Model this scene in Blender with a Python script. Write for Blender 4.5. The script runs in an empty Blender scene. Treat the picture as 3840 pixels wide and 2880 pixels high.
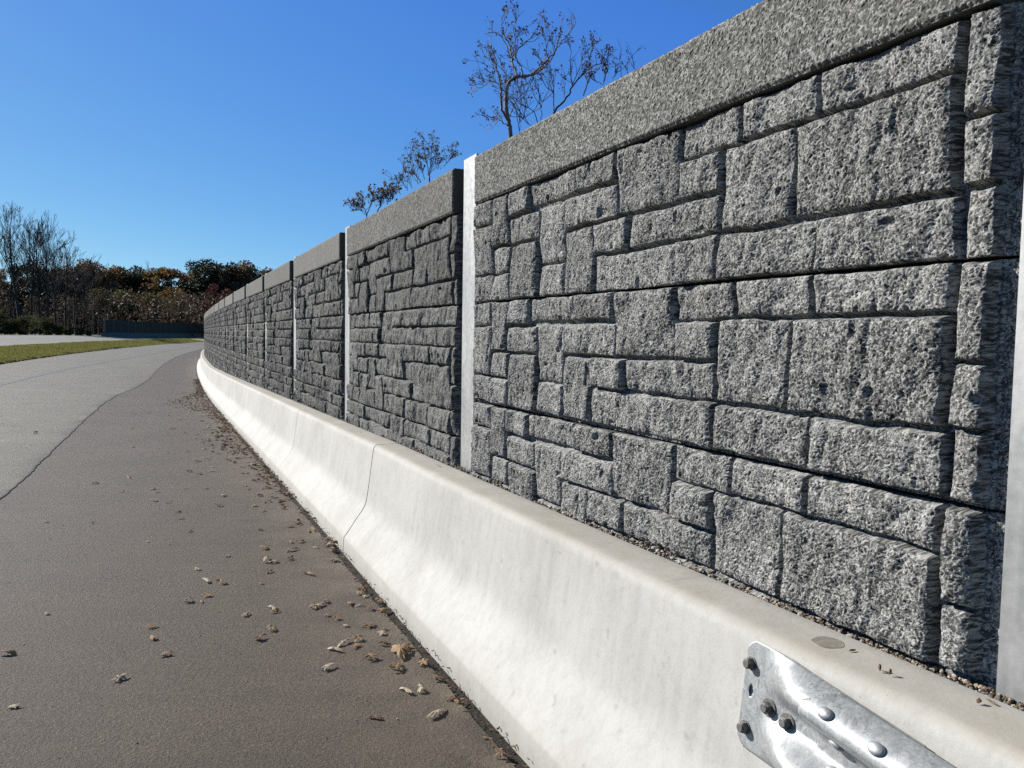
import bpy, math, random
import numpy as np
from math import radians as R, sin, cos, pi
from mathutils import Matrix, Vector

# ------------------------------------------------------------------ camera, world, sun, exposure
sc = bpy.context.scene
CAMZ = 1.71
PITCH, ROLL = R(3.48), R(0.88)
cam_d = bpy.data.cameras.new('camera'); cam = bpy.data.objects.new('camera', cam_d)
sc.collection.objects.link(cam); sc.camera = cam
cam_d.sensor_width = 36.0; cam_d.lens = 36.0 * 2885 / 3840
cam_d.clip_start = 0.05; cam_d.clip_end = 3000
fw = Vector((0, cos(PITCH), -sin(PITCH))); up0 = Vector((0, sin(PITCH), cos(PITCH))); rt0 = Vector((1, 0, 0))
cr = rt0 * cos(ROLL) + up0 * sin(ROLL); cu = up0 * cos(ROLL) - rt0 * sin(ROLL)
cam.matrix_world = Matrix(((cr.x, cu.x, -fw.x, 0), (cr.y, cu.y, -fw.y, 0), (cr.z, cu.z, -fw.z, CAMZ), (0, 0, 0, 1)))

SUN_AZ, SUN_EL = R(64), R(31)          # azimuth to the left of straight ahead (+Y)
world = bpy.data.worlds.new('World'); sc.world = world; world.use_nodes = True
wn = world.node_tree; wn.nodes.clear()
sky = wn.nodes.new('ShaderNodeTexSky'); sky.sky_type = 'NISHITA'; sky.sun_disc = False
sky.sun_elevation = SUN_EL; sky.sun_rotation = -SUN_AZ
sky.altitude = 200; sky.air_density = 0.6; sky.dust_density = 0.2; sky.ozone_density = 10.0
sep = wn.nodes.new('ShaderNodeSeparateColor'); cmb_ = wn.nodes.new('ShaderNodeCombineColor')   # deep autumn blue, flatter towards the horizon
wn.links.new(sky.outputs[0], sep.inputs[0])
for k_, (g_, m_) in enumerate(((1.0, 1.42), (.75, 1.97), (.25, 5.15))):
    pw = wn.nodes.new('ShaderNodeMath'); pw.operation = 'POWER'; pw.inputs[1].default_value = g_
    ml = wn.nodes.new('ShaderNodeMath'); ml.operation = 'MULTIPLY'; ml.inputs[1].default_value = m_
    wn.links.new(sep.outputs[k_], pw.inputs[0]); wn.links.new(pw.outputs[0], ml.inputs[0])
    if k_ == 2:                                       # the zenith stays as dark as the real one
        dv = wn.nodes.new('ShaderNodeMath'); dv.operation = 'DIVIDE'; dv.use_clamp = True; dv.inputs[1].default_value = 3.0
        sq = wn.nodes.new('ShaderNodeMath'); sq.operation = 'POWER'; sq.inputs[1].default_value = 2.0
        m2 = wn.nodes.new('ShaderNodeMath'); m2.operation = 'MULTIPLY'
        wn.links.new(sep.outputs[2], dv.inputs[0]); wn.links.new(dv.outputs[0], sq.inputs[0]); wn.links.new(sq.outputs[0], m2.inputs[0]); wn.links.new(ml.outputs[0], m2.inputs[1]); ml = m2
    wn.links.new(ml.outputs[0], cmb_.inputs[k_])
bg = wn.nodes.new('ShaderNodeBackground'); bg.inputs[1].default_value = 0.05
wo = wn.nodes.new('ShaderNodeOutputWorld')
wn.links.new(cmb_.outputs[0], bg.inputs[0]); wn.links.new(bg.outputs[0], wo.inputs[0])
sd = bpy.data.lights.new('sun', 'SUN'); sd.energy = 5.0; sd.angle = R(0.53); sd.color = (1.0, 0.955, 0.885)
sun = bpy.data.objects.new('sun', sd); sc.collection.objects.link(sun)
sv = Vector((-sin(SUN_AZ) * cos(SUN_EL), cos(SUN_AZ) * cos(SUN_EL), sin(SUN_EL)))
sun.rotation_euler = sv.to_track_quat('Z', 'Y').to_euler()
sun.location = (-40, 40, 60)
sc.view_settings.view_transform = 'Standard'; sc.view_settings.look = 'None'
sc.view_settings.exposure = 1.02; sc.view_settings.gamma = 1.0
sc.render.engine = 'CYCLES'
sc.cycles.max_bounces = 6; sc.cycles.diffuse_bounces = 1; sc.cycles.glossy_bounces = 3
sc.cycles.use_denoising = False

COL = sc.collection
rng = np.random.default_rng(7); random.seed(7)

# ------------------------------------------------------------------ helpers
def tag(o, label=None, cat=None, group=None, kind=None):
    if label: o['label'] = label
    if cat: o['category'] = cat
    if group: o['group'] = group
    if kind: o['kind'] = kind
    return o

def link(name, me, mat=None, parent=None):
    o = bpy.data.objects.new(name, me); COL.objects.link(o)
    if mat is not None and me is not None and len(me.materials) == 0:
        for m in (mat if isinstance(mat, (list, tuple)) else [mat]): me.materials.append(m)
    if parent: o.parent = parent
    return o

def empty(name, loc=(0, 0, 0), rz=0.0):
    o = bpy.data.objects.new(name, None); COL.objects.link(o); o.location = loc; o.rotation_euler = (0, 0, rz)
    o.empty_display_size = 0.1
    return o

def mesh_np(name, V, F, smooth=True, attrs=None, mats=None):
    """V (n,3), F (m,k) all faces with k corners, or list of arrays of different k."""
    me = bpy.data.meshes.new(name)
    V = np.asarray(V, np.float32)
    Fs = F if isinstance(F, list) else [F]
    Fs = [np.asarray(f, np.int32) for f in Fs if len(f)]
    me.vertices.add(len(V)); me.vertices.foreach_set('co', V.ravel())
    loops = np.concatenate([f.ravel() for f in Fs]); tot = np.concatenate([np.full(len(f), f.shape[1]) for f in Fs])
    st = np.concatenate([[0], np.cumsum(tot)[:-1]])
    me.loops.add(len(loops)); me.loops.foreach_set('vertex_index', loops.astype(np.int32))
    me.polygons.add(len(tot)); me.polygons.foreach_set('loop_start', st.astype(np.int32))
    try: me.polygons.foreach_set('loop_total', tot.astype(np.int32))
    except Exception: pass
    me.polygons.foreach_set('use_smooth', np.full(len(tot), smooth, dtype=bool))
    if mats is not None: me.polygons.foreach_set('material_index', np.asarray(mats, np.int32))
    for k, a in (attrs or {}).items():
        at = me.attributes.new(k, 'FLOAT', 'POINT'); at.data.foreach_set('value', np.asarray(a, np.float32).ravel())
    me.update(calc_edges=True); me.validate()
    return me

def grid_faces(nu, nv, off=0):
    i = np.arange(nu - 1)[:, None] * nv + np.arange(nv - 1)[None, :] + off
    return np.stack([i, i + nv, i + nv + 1, i + 1], -1).reshape(-1, 4)

class MB:
    """collects boxes, tubes, prisms into one mesh"""
    def __init__(s): s.v = []; s.f = []; s.n = 0
    def add(s, V, F):
        V = np.asarray(V, float); s.v.append(V)
        for f in F: s.f.append([int(a) + s.n for a in f])
        s.n += len(V)
    def box(s, x0, x1, y0, y1, z0, z1):
        V = [(x, y, z) for x in (x0, x1) for y in (y0, y1) for z in (z0, z1)]
        s.add(V, [(0, 1, 3, 2), (4, 6, 7, 5), (0, 4, 5, 1), (2, 3, 7, 6), (0, 2, 6, 4), (1, 5, 7, 3)])
    def tube(s, pts, rad, k=6, cap=True):
        pts = np.asarray(pts, float); n = len(pts)
        if np.isscalar(rad): rad = [rad] * n
        d = np.gradient(pts, axis=0); d /= (np.linalg.norm(d, axis=1, keepdims=True) + 1e-9)
        ref = np.array([0.13, 0.31, 0.94]) if abs(d[0][2]) < .9 else np.array([1., 0.1, 0])
        V = []
        for p, t, r in zip(pts, d, rad):
            a = np.cross(t, ref); a /= np.linalg.norm(a) + 1e-9; b = np.cross(t, a)
            ang = np.arange(k) * 2 * pi / k
            V.append(p + r * (np.cos(ang)[:, None] * a + np.sin(ang)[:, None] * b))
        V = np.concatenate(V); F = []
        for i in range(n - 1):
            for j in range(k):
                F.append((i * k + j, i * k + (j + 1) % k, (i + 1) * k + (j + 1) % k, (i + 1) * k + j))
        if cap:
            F.append(tuple(range(k))[::-1]); F.append(tuple((n - 1) * k + j for j in range(k)))
        s.add(V, F)
    def mesh(s, name, smooth=False):
        me = bpy.data.meshes.new(name); me.from_pydata(np.concatenate(s.v).tolist(), [], s.f); me.update()
        me.polygons.foreach_set('use_smooth', np.full(len(me.polygons), smooth, dtype=bool))
        return me

def hashn(ix, iy, seed):
    h = (ix * 374761393 + iy * 668265263 + seed * 974634777) & 0xffffffff
    h = ((h ^ (h >> 13)) * 1274126177) & 0xffffffff
    return ((h ^ (h >> 16)) & 0xffff) / 65535.0
def vnoise(u, v, scale, seed):
    x = u / scale; y = v / scale
    ix = np.floor(x).astype(np.int64); iy = np.floor(y).astype(np.int64)
    fx = x - ix; fy = y - iy; fx = fx * fx * (3 - 2 * fx); fy = fy * fy * (3 - 2 * fy)
    a = hashn(ix, iy, seed); b = hashn(ix + 1, iy, seed); c = hashn(ix, iy + 1, seed); d = hashn(ix + 1, iy + 1, seed)
    return (a * (1 - fx) + b * fx) * (1 - fy) + (c * (1 - fx) + d * fx) * fy - .5

# ------------------------------------------------------------------ materials
def nmat(name):
    m = bpy.data.materials.new(name); m.use_nodes = True
    nt = m.node_tree; b = nt.nodes['Principled BSDF']
    return m, nt, b
def node(nt, typ, **kw):
    n = nt.nodes.new(typ)
    for k, v in kw.items():
        if k.startswith('i_'): n.inputs[k[2:].replace('_', ' ')].default_value = v
        else: setattr(n, k, v)
    return n
def coords(nt, obj=True, scale=(1, 1, 1)):
    tc = node(nt, 'ShaderNodeTexCoord'); mp = node(nt, 'ShaderNodeMapping'); mp.inputs['Scale'].default_value = scale
    nt.links.new(tc.outputs['Object'], mp.inputs[0]); return mp.outputs[0]
def noise(nt, vec, scale, detail=4, rough=.55, dist=0):
    n = node(nt, 'ShaderNodeTexNoise'); n.inputs['Scale'].default_value = scale; n.inputs['Detail'].default_value = detail
    n.inputs['Roughness'].default_value = rough; n.inputs['Distortion'].default_value = dist
    if vec is not None: nt.links.new(vec, n.inputs['Vector'])
    return n.outputs['Fac']
def ramp(nt, fac, stops):
    r = node(nt, 'ShaderNodeValToRGB'); e = r.color_ramp.elements
    while len(e) < len(stops): e.new(.5)
    for el, (p, c) in zip(e, stops):
        el.position = p; el.color = (c[0], c[1], c[2], 1) if hasattr(c, '__len__') else (c, c, c, 1)
    nt.links.new(fac, r.inputs[0]); return r.outputs[0]
def mix(nt, fac, a, b, mode='MIX'):
    m = node(nt, 'ShaderNodeMix', data_type='RGBA', blend_type=mode)
    for sock, val in ((m.inputs[0], fac), (m.inputs[6], a), (m.inputs[7], b)):
        if hasattr(val, 'is_linked') or hasattr(val, 'links'): nt.links.new(val, sock)
        elif hasattr(val, '__len__'): sock.default_value = (val[0], val[1], val[2], 1)
        else: sock.default_value = val
    return m.outputs[2]
def bump(nt, b, h, strength=.5, dist=.01, prev=None):
    n = node(nt, 'ShaderNodeBump'); n.inputs['Strength'].default_value = strength; n.inputs['Distance'].default_value = dist
    nt.links.new(h, n.inputs['Height'])
    if prev is not None: nt.links.new(prev, n.inputs['Normal'])
    nt.links.new(n.outputs[0], b.inputs['Normal']); return n.outputs[0]
def attr(nt, name):
    a = node(nt, 'ShaderNodeAttribute'); a.attribute_name = name; return a.outputs['Fac']

def m_fiber(name, dark, light, scl=1.0, bs=.8):
    m, nt, b = nmat(name); b.inputs['Roughness'].default_value = .95; b.inputs['Specular IOR Level'].default_value = .2
    v = coords(nt)
    f = attr(nt, 'tint')
    c = ramp(nt, f, [(0, dark), (.55, [(a + q) / 2 for a, q in zip(dark, light)]), (1, light)])
    n1 = noise(nt, v, 3.0, 4); c = mix(nt, .35, c, ramp(nt, n1, [(.3, (.55, .55, .57)), (.7, (1, 1, 1))]), 'MULTIPLY')
    oi = node(nt, 'ShaderNodeObjectInfo'); c = mix(nt, 1.0, c, ramp(nt, oi.outputs['Random'], [(0, (.86, .86, .86)), (1, (1.1, 1.1, 1.09))]), 'MULTIPLY')
    vs = coords(nt, scale=(9, 9, .7)); c = mix(nt, .4, c, ramp(nt, noise(nt, vs, 1.4, 4, .65), [(.36, (.66, .655, .64)), (.56, (1, 1, 1))]), 'MULTIPLY')
    n2 = noise(nt, v, 260 * scl, 2, .7, 1.0)
    c = mix(nt, .75, c, ramp(nt, n2, [(.34, (.5, .5, .51)), (.62, (1.25, 1.25, 1.22))]), 'MULTIPLY')
    nt.links.new(c, b.inputs['Base Color'])
    bump(nt, b, n2, bs, .0035)
    return m
M = {}
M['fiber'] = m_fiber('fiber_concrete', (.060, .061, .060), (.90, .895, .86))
M['fiber_far'] = m_fiber('fiber_concrete_far_shaded', (.038, .039, .038), (.42, .42, .405))  # same concrete as the near bay; shade of the grazing view put into its colour
M['fiber_cap_far'] = m_fiber('fiber_coping_far_shaded', (.09, .09, .085), (.42, .415, .39), 1.0, .6)  # same coping as the near bay, darkened to carry the grazing-view shade
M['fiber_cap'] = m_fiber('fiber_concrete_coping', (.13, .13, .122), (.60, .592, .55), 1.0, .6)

def m_concrete():
    m, nt, b = nmat('barrier_concrete'); b.inputs['Roughness'].default_value = .8; b.inputs['Specular IOR Level'].default_value = .25
    v = coords(nt)
    c = ramp(nt, noise(nt, v, 1.6, 5, .6), [(.3, (.55, .537, .50)), (.5, (.65, .637, .60)), (.72, (.72, .707, .668))])
    vs = coords(nt, scale=(14, 14, 1.2))     # run-down streaks
    c = mix(nt, .35, c, ramp(nt, noise(nt, vs, 1.5, 4, .6), [(.35, (.78, .77, .75)), (.6, (1, 1, 1))]), 'MULTIPLY')
    c = mix(nt, .5, c, ramp(nt, noise(nt, v, 26, 4, .7), [(.30, (.80, .79, .77)), (.5, (1, 1, 1))]), 'MULTIPLY')
    # soiled film lying on the flat top and the toe
    d = attr(nt, 'dirt'); dn = noise(nt, v, 5, 5, .65)
    mm = node(nt, 'ShaderNodeMath', operation='MULTIPLY'); nt.links.new(d, mm.inputs[0])
    nt.links.new(ramp(nt, dn, [(.25, .35), (.65, 1)]), mm.inputs[1])
    c = mix(nt, mm.outputs[0], c, (.44, .40, .335))
    # scuffs along the traffic direction, grey blotches, pin holes
    vh = node(nt, 'ShaderNodeMapping'); vh.inputs['Rotation'].default_value = (0, 0, R(65)); vh.inputs['Scale'].default_value = (1, 1, 1); nt.links.new(v, vh.inputs[0])
    vh2 = node(nt, 'ShaderNodeMapping'); vh2.inputs['Scale'].default_value = (9, .5, 11); nt.links.new(vh.outputs[0], vh2.inputs[0])
    c = mix(nt, ramp(nt, noise(nt, vh2.outputs[0], 1.6, 3, .5), [(.66, 0), (.74, .35)]), c, (.33, .32, .30))
    c = mix(nt, ramp(nt, noise(nt, v, 2.3, 6, .7), [(.52, 0), (.70, .38)]), c, (.50, .49, .465))
    vp = node(nt, 'ShaderNodeTexVoronoi'); vp.inputs['Scale'].default_value = 30; nt.links.new(v, vp.inputs['Vector'])
    c = mix(nt, ramp(nt, vp.outputs['Distance'], [(.03, .7), (.075, 0)]), c, (.26, .25, .23))
    nt.links.new(c, b.inputs['Base Color'])
    bump(nt, b, noise(nt, v, 55, 5, .7), .22, .006)
    return m
M['concrete'] = m_concrete()

def m_asphalt(name, base, brown, speck=.12, seed=0.0, far=False):
    m, nt, b = nmat(name); b.inputs['Roughness'].default_value = .66; b.inputs['Specular IOR Level'].default_value = .22
    v = coords(nt)
    c = ramp(nt, noise(nt, v, .7, 5, .6), [(.3, [x * .84 for x in base]), (.5, base), (.7, brown)])
    agg = node(nt, 'ShaderNodeTexVoronoi'); agg.inputs['Scale'].default_value = 150; nt.links.new(v, agg.inputs['Vector'])
    g = node(nt, 'ShaderNodeSeparateColor'); nt.links.new(agg.outputs['Color'], g.inputs[0])
    c = mix(nt, .8, c, ramp(nt, g.outputs[0], [(0, (.55, .55, .55)), (.6, (1, 1, 1)), (.93, (1.25, 1.22, 1.18)), (.985, (1.9, 1.85, 1.8))]), 'MULTIPLY')
    fine = noise(nt, v, 60, 5, .75)
    c = mix(nt, .8, c, ramp(nt, fine, [(.3, (.50, .49, .48)), (.55, (1.12, 1.12, 1.12))]), 'MULTIPLY')
    vt = coords(nt, scale=(.5, 6, 1)); # drag streaks across the mat
    c = mix(nt, .3, c, ramp(nt, noise(nt, vt, 1.1, 4, .6), [(.35, (.72, .72, .72)), (.6, (1.08, 1.08, 1.08))]), 'MULTIPLY')
    du = attr(nt, 'dust'); dm = node(nt, 'ShaderNodeMath', operation='MULTIPLY'); nt.links.new(du, dm.inputs[0]); nt.links.new(ramp(nt, noise(nt, v, 2.6, 6, .7), [(.36, 0), (.62, 1)]), dm.inputs[1])
    c = mix(nt, dm.outputs[0], c, (.27, .22, .165))
    e = attr(nt, 'wear'); c = mix(nt, e, c, [x * .38 for x in base])
    nt.links.new(c, b.inputs['Base Color'])
    p = bump(nt, b, agg.outputs['Distance'], .45, .006)
    bump(nt, b, fine, .85, .018, p)
    return m
M['shoulder'] = m_asphalt('shoulder_asphalt', (.128, .099, .076), (.148, .115, .088))
M['road'] = m_asphalt('lane_asphalt', (.242, .224, .184), (.272, .25, .204))
M['far_road'] = m_asphalt('far_lane_asphalt', (.31, .295, .265), (.35, .33, .295))

def m_simple(name, c1, c2, scale, rough=.9, bstr=0, bdist=.01, metal=0, detail=4, spec=.3):
    m, nt, b = nmat(name); b.inputs['Roughness'].default_value = rough; b.inputs['Metallic'].default_value = metal
    b.inputs['Specular IOR Level'].default_value = spec
    v = coords(nt); n = noise(nt, v, scale, detail, .65)
    nt.links.new(ramp(nt, n, [(.3, c1), (.7, c2)]), b.inputs['Base Color'])
    if bstr: bump(nt, b, n, bstr, bdist)
    return m
M['soil'] = m_simple('joint_soil', (.012, .011, .009), (.06, .05, .04), 60, .95, .8, .02)
M['ground'] = m_simple('verge_ground', (.05, .055, .022), (.10, .085, .045), .8, .95)
M['grass'] = m_simple('grass_turf', (.20, .235, .045), (.34, .34, .10), .9, .9, .3, .05)
M['straw'] = m_simple('dry_grass', (.20, .17, .075), (.32, .26, .13), 3, .9)
M['bark'] = m_simple('grey_bark', (.035, .031, .028), (.095, .085, .076), 6, .9)
M['bark_pale'] = m_simple('pale_bark', (.10, .09, .082), (.42, .39, .35), 2.5, .85)
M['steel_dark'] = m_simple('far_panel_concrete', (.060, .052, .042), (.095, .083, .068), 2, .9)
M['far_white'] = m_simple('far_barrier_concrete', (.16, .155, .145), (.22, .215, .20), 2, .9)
M['siding'] = m_simple('pale_siding', (.30, .29, .27), (.36, .35, .33), 3, .8)
M['roofing'] = m_simple('grey_shingles', (.13, .13, .13), (.2, .2, .2), 6, .9)
M['dark_glass'] = m_simple('window_glass', (.01, .012, .015), (.02, .022, .028), 3, .15)
M['white_paint'] = m_simple('white_paint', (.68, .68, .67), (.78, .78, .77), 3, .5)
M['bolt'] = m_simple('weathered_bolt_steel', (.13, .125, .12), (.26, .25, .235), 120, .55, .2, .002, .55)

def m_post():
    m, nt, b = nmat('galvanised_post'); v = coords(nt, scale=(1, 1, .25))
    n = noise(nt, v, 14, 5, .6)
    nt.links.new(ramp(nt, n, [(.3, (.36, .365, .365)), (.7, (.56, .56, .55))]), b.inputs['Base Color'])
    b.inputs['Metallic'].default_value = .6
    nt.links.new(ramp(nt, noise(nt, coords(nt), 30, 4), [(.3, .42), (.7, .58)]), b.inputs['Roughness'])
    bump(nt, b, noise(nt, coords(nt), 90, 3), .06, .003)
    return m
M['post'] = m_post()
def m_galv():
    m, nt, b = nmat('galvanised_rail'); v = coords(nt)
    sp = node(nt, 'ShaderNodeTexVoronoi'); sp.inputs['Scale'].default_value = 42
    wv = noise(nt, v, 9, 4, .6, 1.2)
    add = node(nt, 'ShaderNodeVectorMath', operation='ADD'); nt.links.new(v, add.inputs[0])
    cmb = node(nt, 'ShaderNodeCombineXYZ')
    for k in range(3): nt.links.new(wv, cmb.inputs[k])
    sc_ = node(nt, 'ShaderNodeVectorMath', operation='SCALE'); sc_.inputs['Scale'].default_value = .22
    nt.links.new(cmb.outputs[0], sc_.inputs[0]); nt.links.new(sc_.outputs[0], add.inputs[1]); nt.links.new(add.outputs[0], sp.inputs['Vector'])
    g = node(nt, 'ShaderNodeSeparateColor'); nt.links.new(sp.outputs['Color'], g.inputs[0])
    n2 = noise(nt, add.outputs[0], 34, 5, .65, 2.0)
    c = ramp(nt, n2, [(.3, (.34, .36, .37)), (.7, (.54, .555, .555))])
    c = mix(nt, .45, c, ramp(nt, g.outputs[0], [(0, (.6, .62, .63)), (1, (1.15, 1.15, 1.14))]), 'MULTIPLY')
    nt.links.new(c, b.inputs['Base Color']); b.inputs['Metallic'].default_value = .62
    nt.links.new(ramp(nt, n2, [(.25, .44), (.75, .68)]), b.inputs['Roughness'])
    bump(nt, b, n2, .10, .004)
    return m
M['galv'] = m_galv()
def m_leaf(name, c1, c2, trans=.25, scale=14):
    m, nt, b = nmat(name); b.inputs['Roughness'].default_value = .75; b.inputs['Specular IOR Level'].default_value = .25
    v = coords(nt); nt.links.new(ramp(nt, noise(nt, v, scale, 3), [(.3, c1), (.7, c2)]), b.inputs['Base Color'])
    if trans:
        tr = node(nt, 'ShaderNodeBsdfTranslucent'); tr.inputs[0].default_value = [x * .9 for x in c2] + [1]
        mx = node(nt, 'ShaderNodeMixShader'); mx.inputs[0].default_value = trans
        out = nt.nodes['Material Output']; nt.links.new(b.outputs[0], mx.inputs[1]); nt.links.new(tr.outputs[0], mx.inputs[2])
        nt.links.new(mx.outputs[0], out.inputs[0])
    return m
M['leaf_tan'] = m_leaf('dry_leaf_tan', (.30, .17, .085), (.52, .35, .19), .1, 40)
M['leaf_brown'] = m_leaf('dry_leaf_brown', (.14, .082, .050), (.38, .25, .16), .1, 40)
M['leaf_pale'] = m_leaf('dry_leaf_pale', (.42, .33, .23), (.66, .56, .43), .1, 40)
M['fol_dark'] = m_leaf('foliage_evergreen', (.022, .032, .014), (.055, .066, .028), .15, .45)
M['fol_olive'] = m_leaf('foliage_olive', (.085, .088, .030), (.19, .17, .062), .25, .4)
M['fol_rust'] = m_leaf('foliage_rust', (.12, .070, .034), (.30, .17, .068), .25, .4)
M['fol_brown'] = m_leaf('foliage_brown', (.075, .058, .042), (.20, .14, .09), .2, .4)
M['fol_orange'] = m_leaf('foliage_orange', (.16, .095, .026), (.34, .20, .055), .3, .4)
M['fol_red'] = m_leaf('foliage_red', (.06, .017, .016), (.13, .038, .034), .25, .4)
M['fol_green'] = m_leaf('foliage_shrub', (.03, .038, .014), (.10, .105, .032), .25, .8)
M['fol_dry'] = m_leaf('foliage_dead_brown', (.075, .045, .03), (.20, .125, .08), .15, 3)
M['fol_yel'] = m_leaf('foliage_yellowish', (.10, .075, .02), (.22, .16, .05), .25, 3)

def m_pebble():
    m, nt, b = nmat('pebbles'); b.inputs['Roughness'].default_value = .85
    f = attr(nt, 'tint')
    nt.links.new(ramp(nt, f, [(0, (.06, .045, .03)), (.4, (.20, .15, .10)), (.75, (.40, .32, .23)), (1, (.62, .56, .48))]), b.inputs['Base Color'])
    return m
M['pebble'] = m_pebble()

def calibrate(k):
    """one scale on every base colour, so the whites sit near .5 and the asphalt near .1"""
    for m in bpy.data.materials:
        nt = m.node_tree; b = nt.nodes.get('Principled BSDF')
        if b is None or m.get('calibrated'): continue
        m['calibrated'] = 1
        q = k if m.name not in ('galvanised_rail', 'galvanised_post', 'weathered_bolt_steel') else .68
        for nd, sk in [(b, 'Base Color')] + [(n, 'Color') for n in nt.nodes if n.type == 'BSDF_TRANSLUCENT']:
            inp = nd.inputs[sk]
            if inp.is_linked:
                src = inp.links[0].from_socket; c = mix(nt, 1.0, src, (q, q, q), 'MULTIPLY'); nt.links.new(c, inp)
            else: inp.default_value = [x * q for x in list(inp.default_value)[:3]] + [1]
# ------------------------------------------------------------------ wall curve: centres of the posts (seen from above, camera at 0,0)
CEN = [[1.223, 1.739], [-0.326, 5.055], [-1.833, 8.376], [-3.35, 11.725], [-4.841, 15.015], [-6.347, 18.334], [-7.842, 21.657],
       [-9.322, 24.99], [-10.795, 28.341], [-12.258, 31.696], [-13.711, 35.055], [-15.155, 38.418], [-16.59, 41.785]]
h0, h1 = R(-25.03), R(-23.087)
cen = [np.array(c) for c in CEN]
for k in range(80):
    h1 += R(.33 if k < 12 else .25); cen.append(cen[-1] + 3.66 * np.array([sin(h1), cos(h1)]))
NB = 3                                              # bays behind the camera
for k in range(NB): cen.insert(0, cen[0] - 3.66 * np.array([sin(h0), cos(h0)]))
cen = np.array(cen); dC = np.diff(cen, axis=0); LC = np.linalg.norm(dC, axis=1); TC = dC / LC[:, None]
NC = np.stack([-TC[:, 1], TC[:, 0]], 1); SC = np.concatenate([[0], np.cumsum(LC)]); SC = SC - SC[NB] - .08
SM = (SC[:-1] + SC[1:]) / 2
def sxy(s, o):
    """along-wall distance and offset towards the road -> x, y"""
    s = np.asarray(s, float); o = np.asarray(o, float)
    i = np.clip(np.searchsorted(SC, s) - 1, 0, len(TC) - 1)
    p = cen[i] + TC[i] * (s - SC[i])[..., None]
    nx = np.interp(s, SM, NC[:, 0]); ny = np.interp(s, SM, NC[:, 1]); l = np.hypot(nx, ny)
    return p[..., 0] + nx / l * o, p[..., 1] + ny / l * o
def zbt(s):                                          # top of the traffic barrier
    s = np.asarray(s, float)
    return CAMZ - .848 - .009 * np.clip(s, -8, 5) - .0188 * np.clip(s - 5, 0, 28)
BH = .86
def sstep(x, a, b):
    t = np.clip((x - a) / (b - a), 0, 1); return t * t * (3 - 2 * t)
def gz(s, o):                                        # height of the paved ground
    o = np.asarray(o, float)
    return zbt(s) - BH + .02 * np.clip(o - 3, 0, 8) + .60 * sstep(o, 11.6, 16.2) + .55 * sstep(o, 17, 32)
def strip(name, svals, ovals, dz, mat, attrf=None):
    """sheet following the ground; ovals may be (n_s, n_o)"""
    S_ = np.asarray(svals, float)[:, None]; O_ = np.asarray(ovals, float)
    O_ = np.broadcast_to(O_ if O_.ndim == 2 else O_[None, :], (S_.shape[0], O_.shape[-1])); S2 = np.broadcast_to(S_, O_.shape)
    x, y = sxy(S2, O_); z = gz(S2, O_) + dz
    V = np.stack([x, y, z], -1).reshape(-1, 3)
    F = grid_faces(*O_.shape)[:, ::-1]
    at = {'wear': attrf(S2, O_), 'dust': (.75 * np.exp(-np.clip(O_ - .55, 0, 9) / .35) if name == 'shoulder' else 0 * O_)} if attrf else None
    o = link(name, mesh_np(name, V, F, True, at), mat); tag(o, kind='structure'); return o
def so_of(x, y):
    p = np.array([x, y]); best = None
    for i in range(len(TC)):
        a = (p - cen[i]) @ TC[i]; o = (p - cen[i]) @ NC[i]
        if (a >= -.02 or i == 0) and (a <= LC[i] + .02 or i == len(TC) - 1):
            if best is None or abs(o) < abs(best[1]): best = (SC[i] + a, o)
    return best if best is not None else (SC[-1], 30)
FPX = 2885 / 3840 * 2212                              # photograph measured at 2212 px width
def ray(px, py):
    q = np.array([px - 1106, py - 829.5]); c, s = cos(ROLL), sin(ROLL)
    u = q[0] * c + q[1] * s; v = -q[0] * s + q[1] * c; cp, sp = cos(PITCH), sin(PITCH)
    x = u / FPX; zu = -v / FPX
    return np.array([x, cp + zu * sp, -sp + zu * cp])
def at_depth(px, py, Y):
    r = ray(px, py); r = r * (Y / r[1]); return np.array([r[0], r[1], r[2] + CAMZ])

# ------------------------------------------------------------------ ground, roads, grass
sv_ = np.concatenate([np.arange(-11, 60, .5), np.arange(60, 292, 2.0)])
sheet_o = np.array([-70, -30, -12, -4, -.6, -.25, .08, .2, .34, .36, .5, 1.5, 3, 6, 9, 11, 11.6, 12.5, 13.5, 14.5, 15.5, 16.2, 17, 20, 24, 28, 32, 40, 60, 90, 140])
S2 = np.broadcast_to(sv_[:, None], (len(sv_), len(sheet_o))); O2 = np.broadcast_to(sheet_o[None, :], S2.shape)
x, y = sxy(S2, O2); z = gz(S2, O2) - .03
z = np.where(O2 < .21, zbt(S2) - .12, z)
me = mesh_np('ground', np.stack([x, y, z], -1).reshape(-1, 3), grid_faces(*S2.shape)[:, ::-1])
tag(link('ground', me, M['ground']), kind='structure')
MBt = MB(); MBt.add([(-1500, -300, -3.4), (1500, -300, -3.4), (1500, 2500, -3.4), (-1500, 2500, -3.4)], [(0, 1, 2, 3)])
tag(link('terrain', MBt.mesh('terrain'), M['ground']), kind='structure')

ns = np.concatenate([np.arange(-10, 12, .06), np.arange(12, 40, .2), np.arange(40, 190, 1.0)])
def crack_o(s):
    s = np.asarray(s, float)
    base = 3.38 - .75 * sstep(s, 24, 42)
    rag = .03 * vnoise(s, s * 0, .55, 3) + .018 * vnoise(s, s * 0, .16, 5) + .05 * vnoise(s, s * 0, 2.6, 9) + .012 * vnoise(s, s * 0, .06, 6)
    return base + rag
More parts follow.
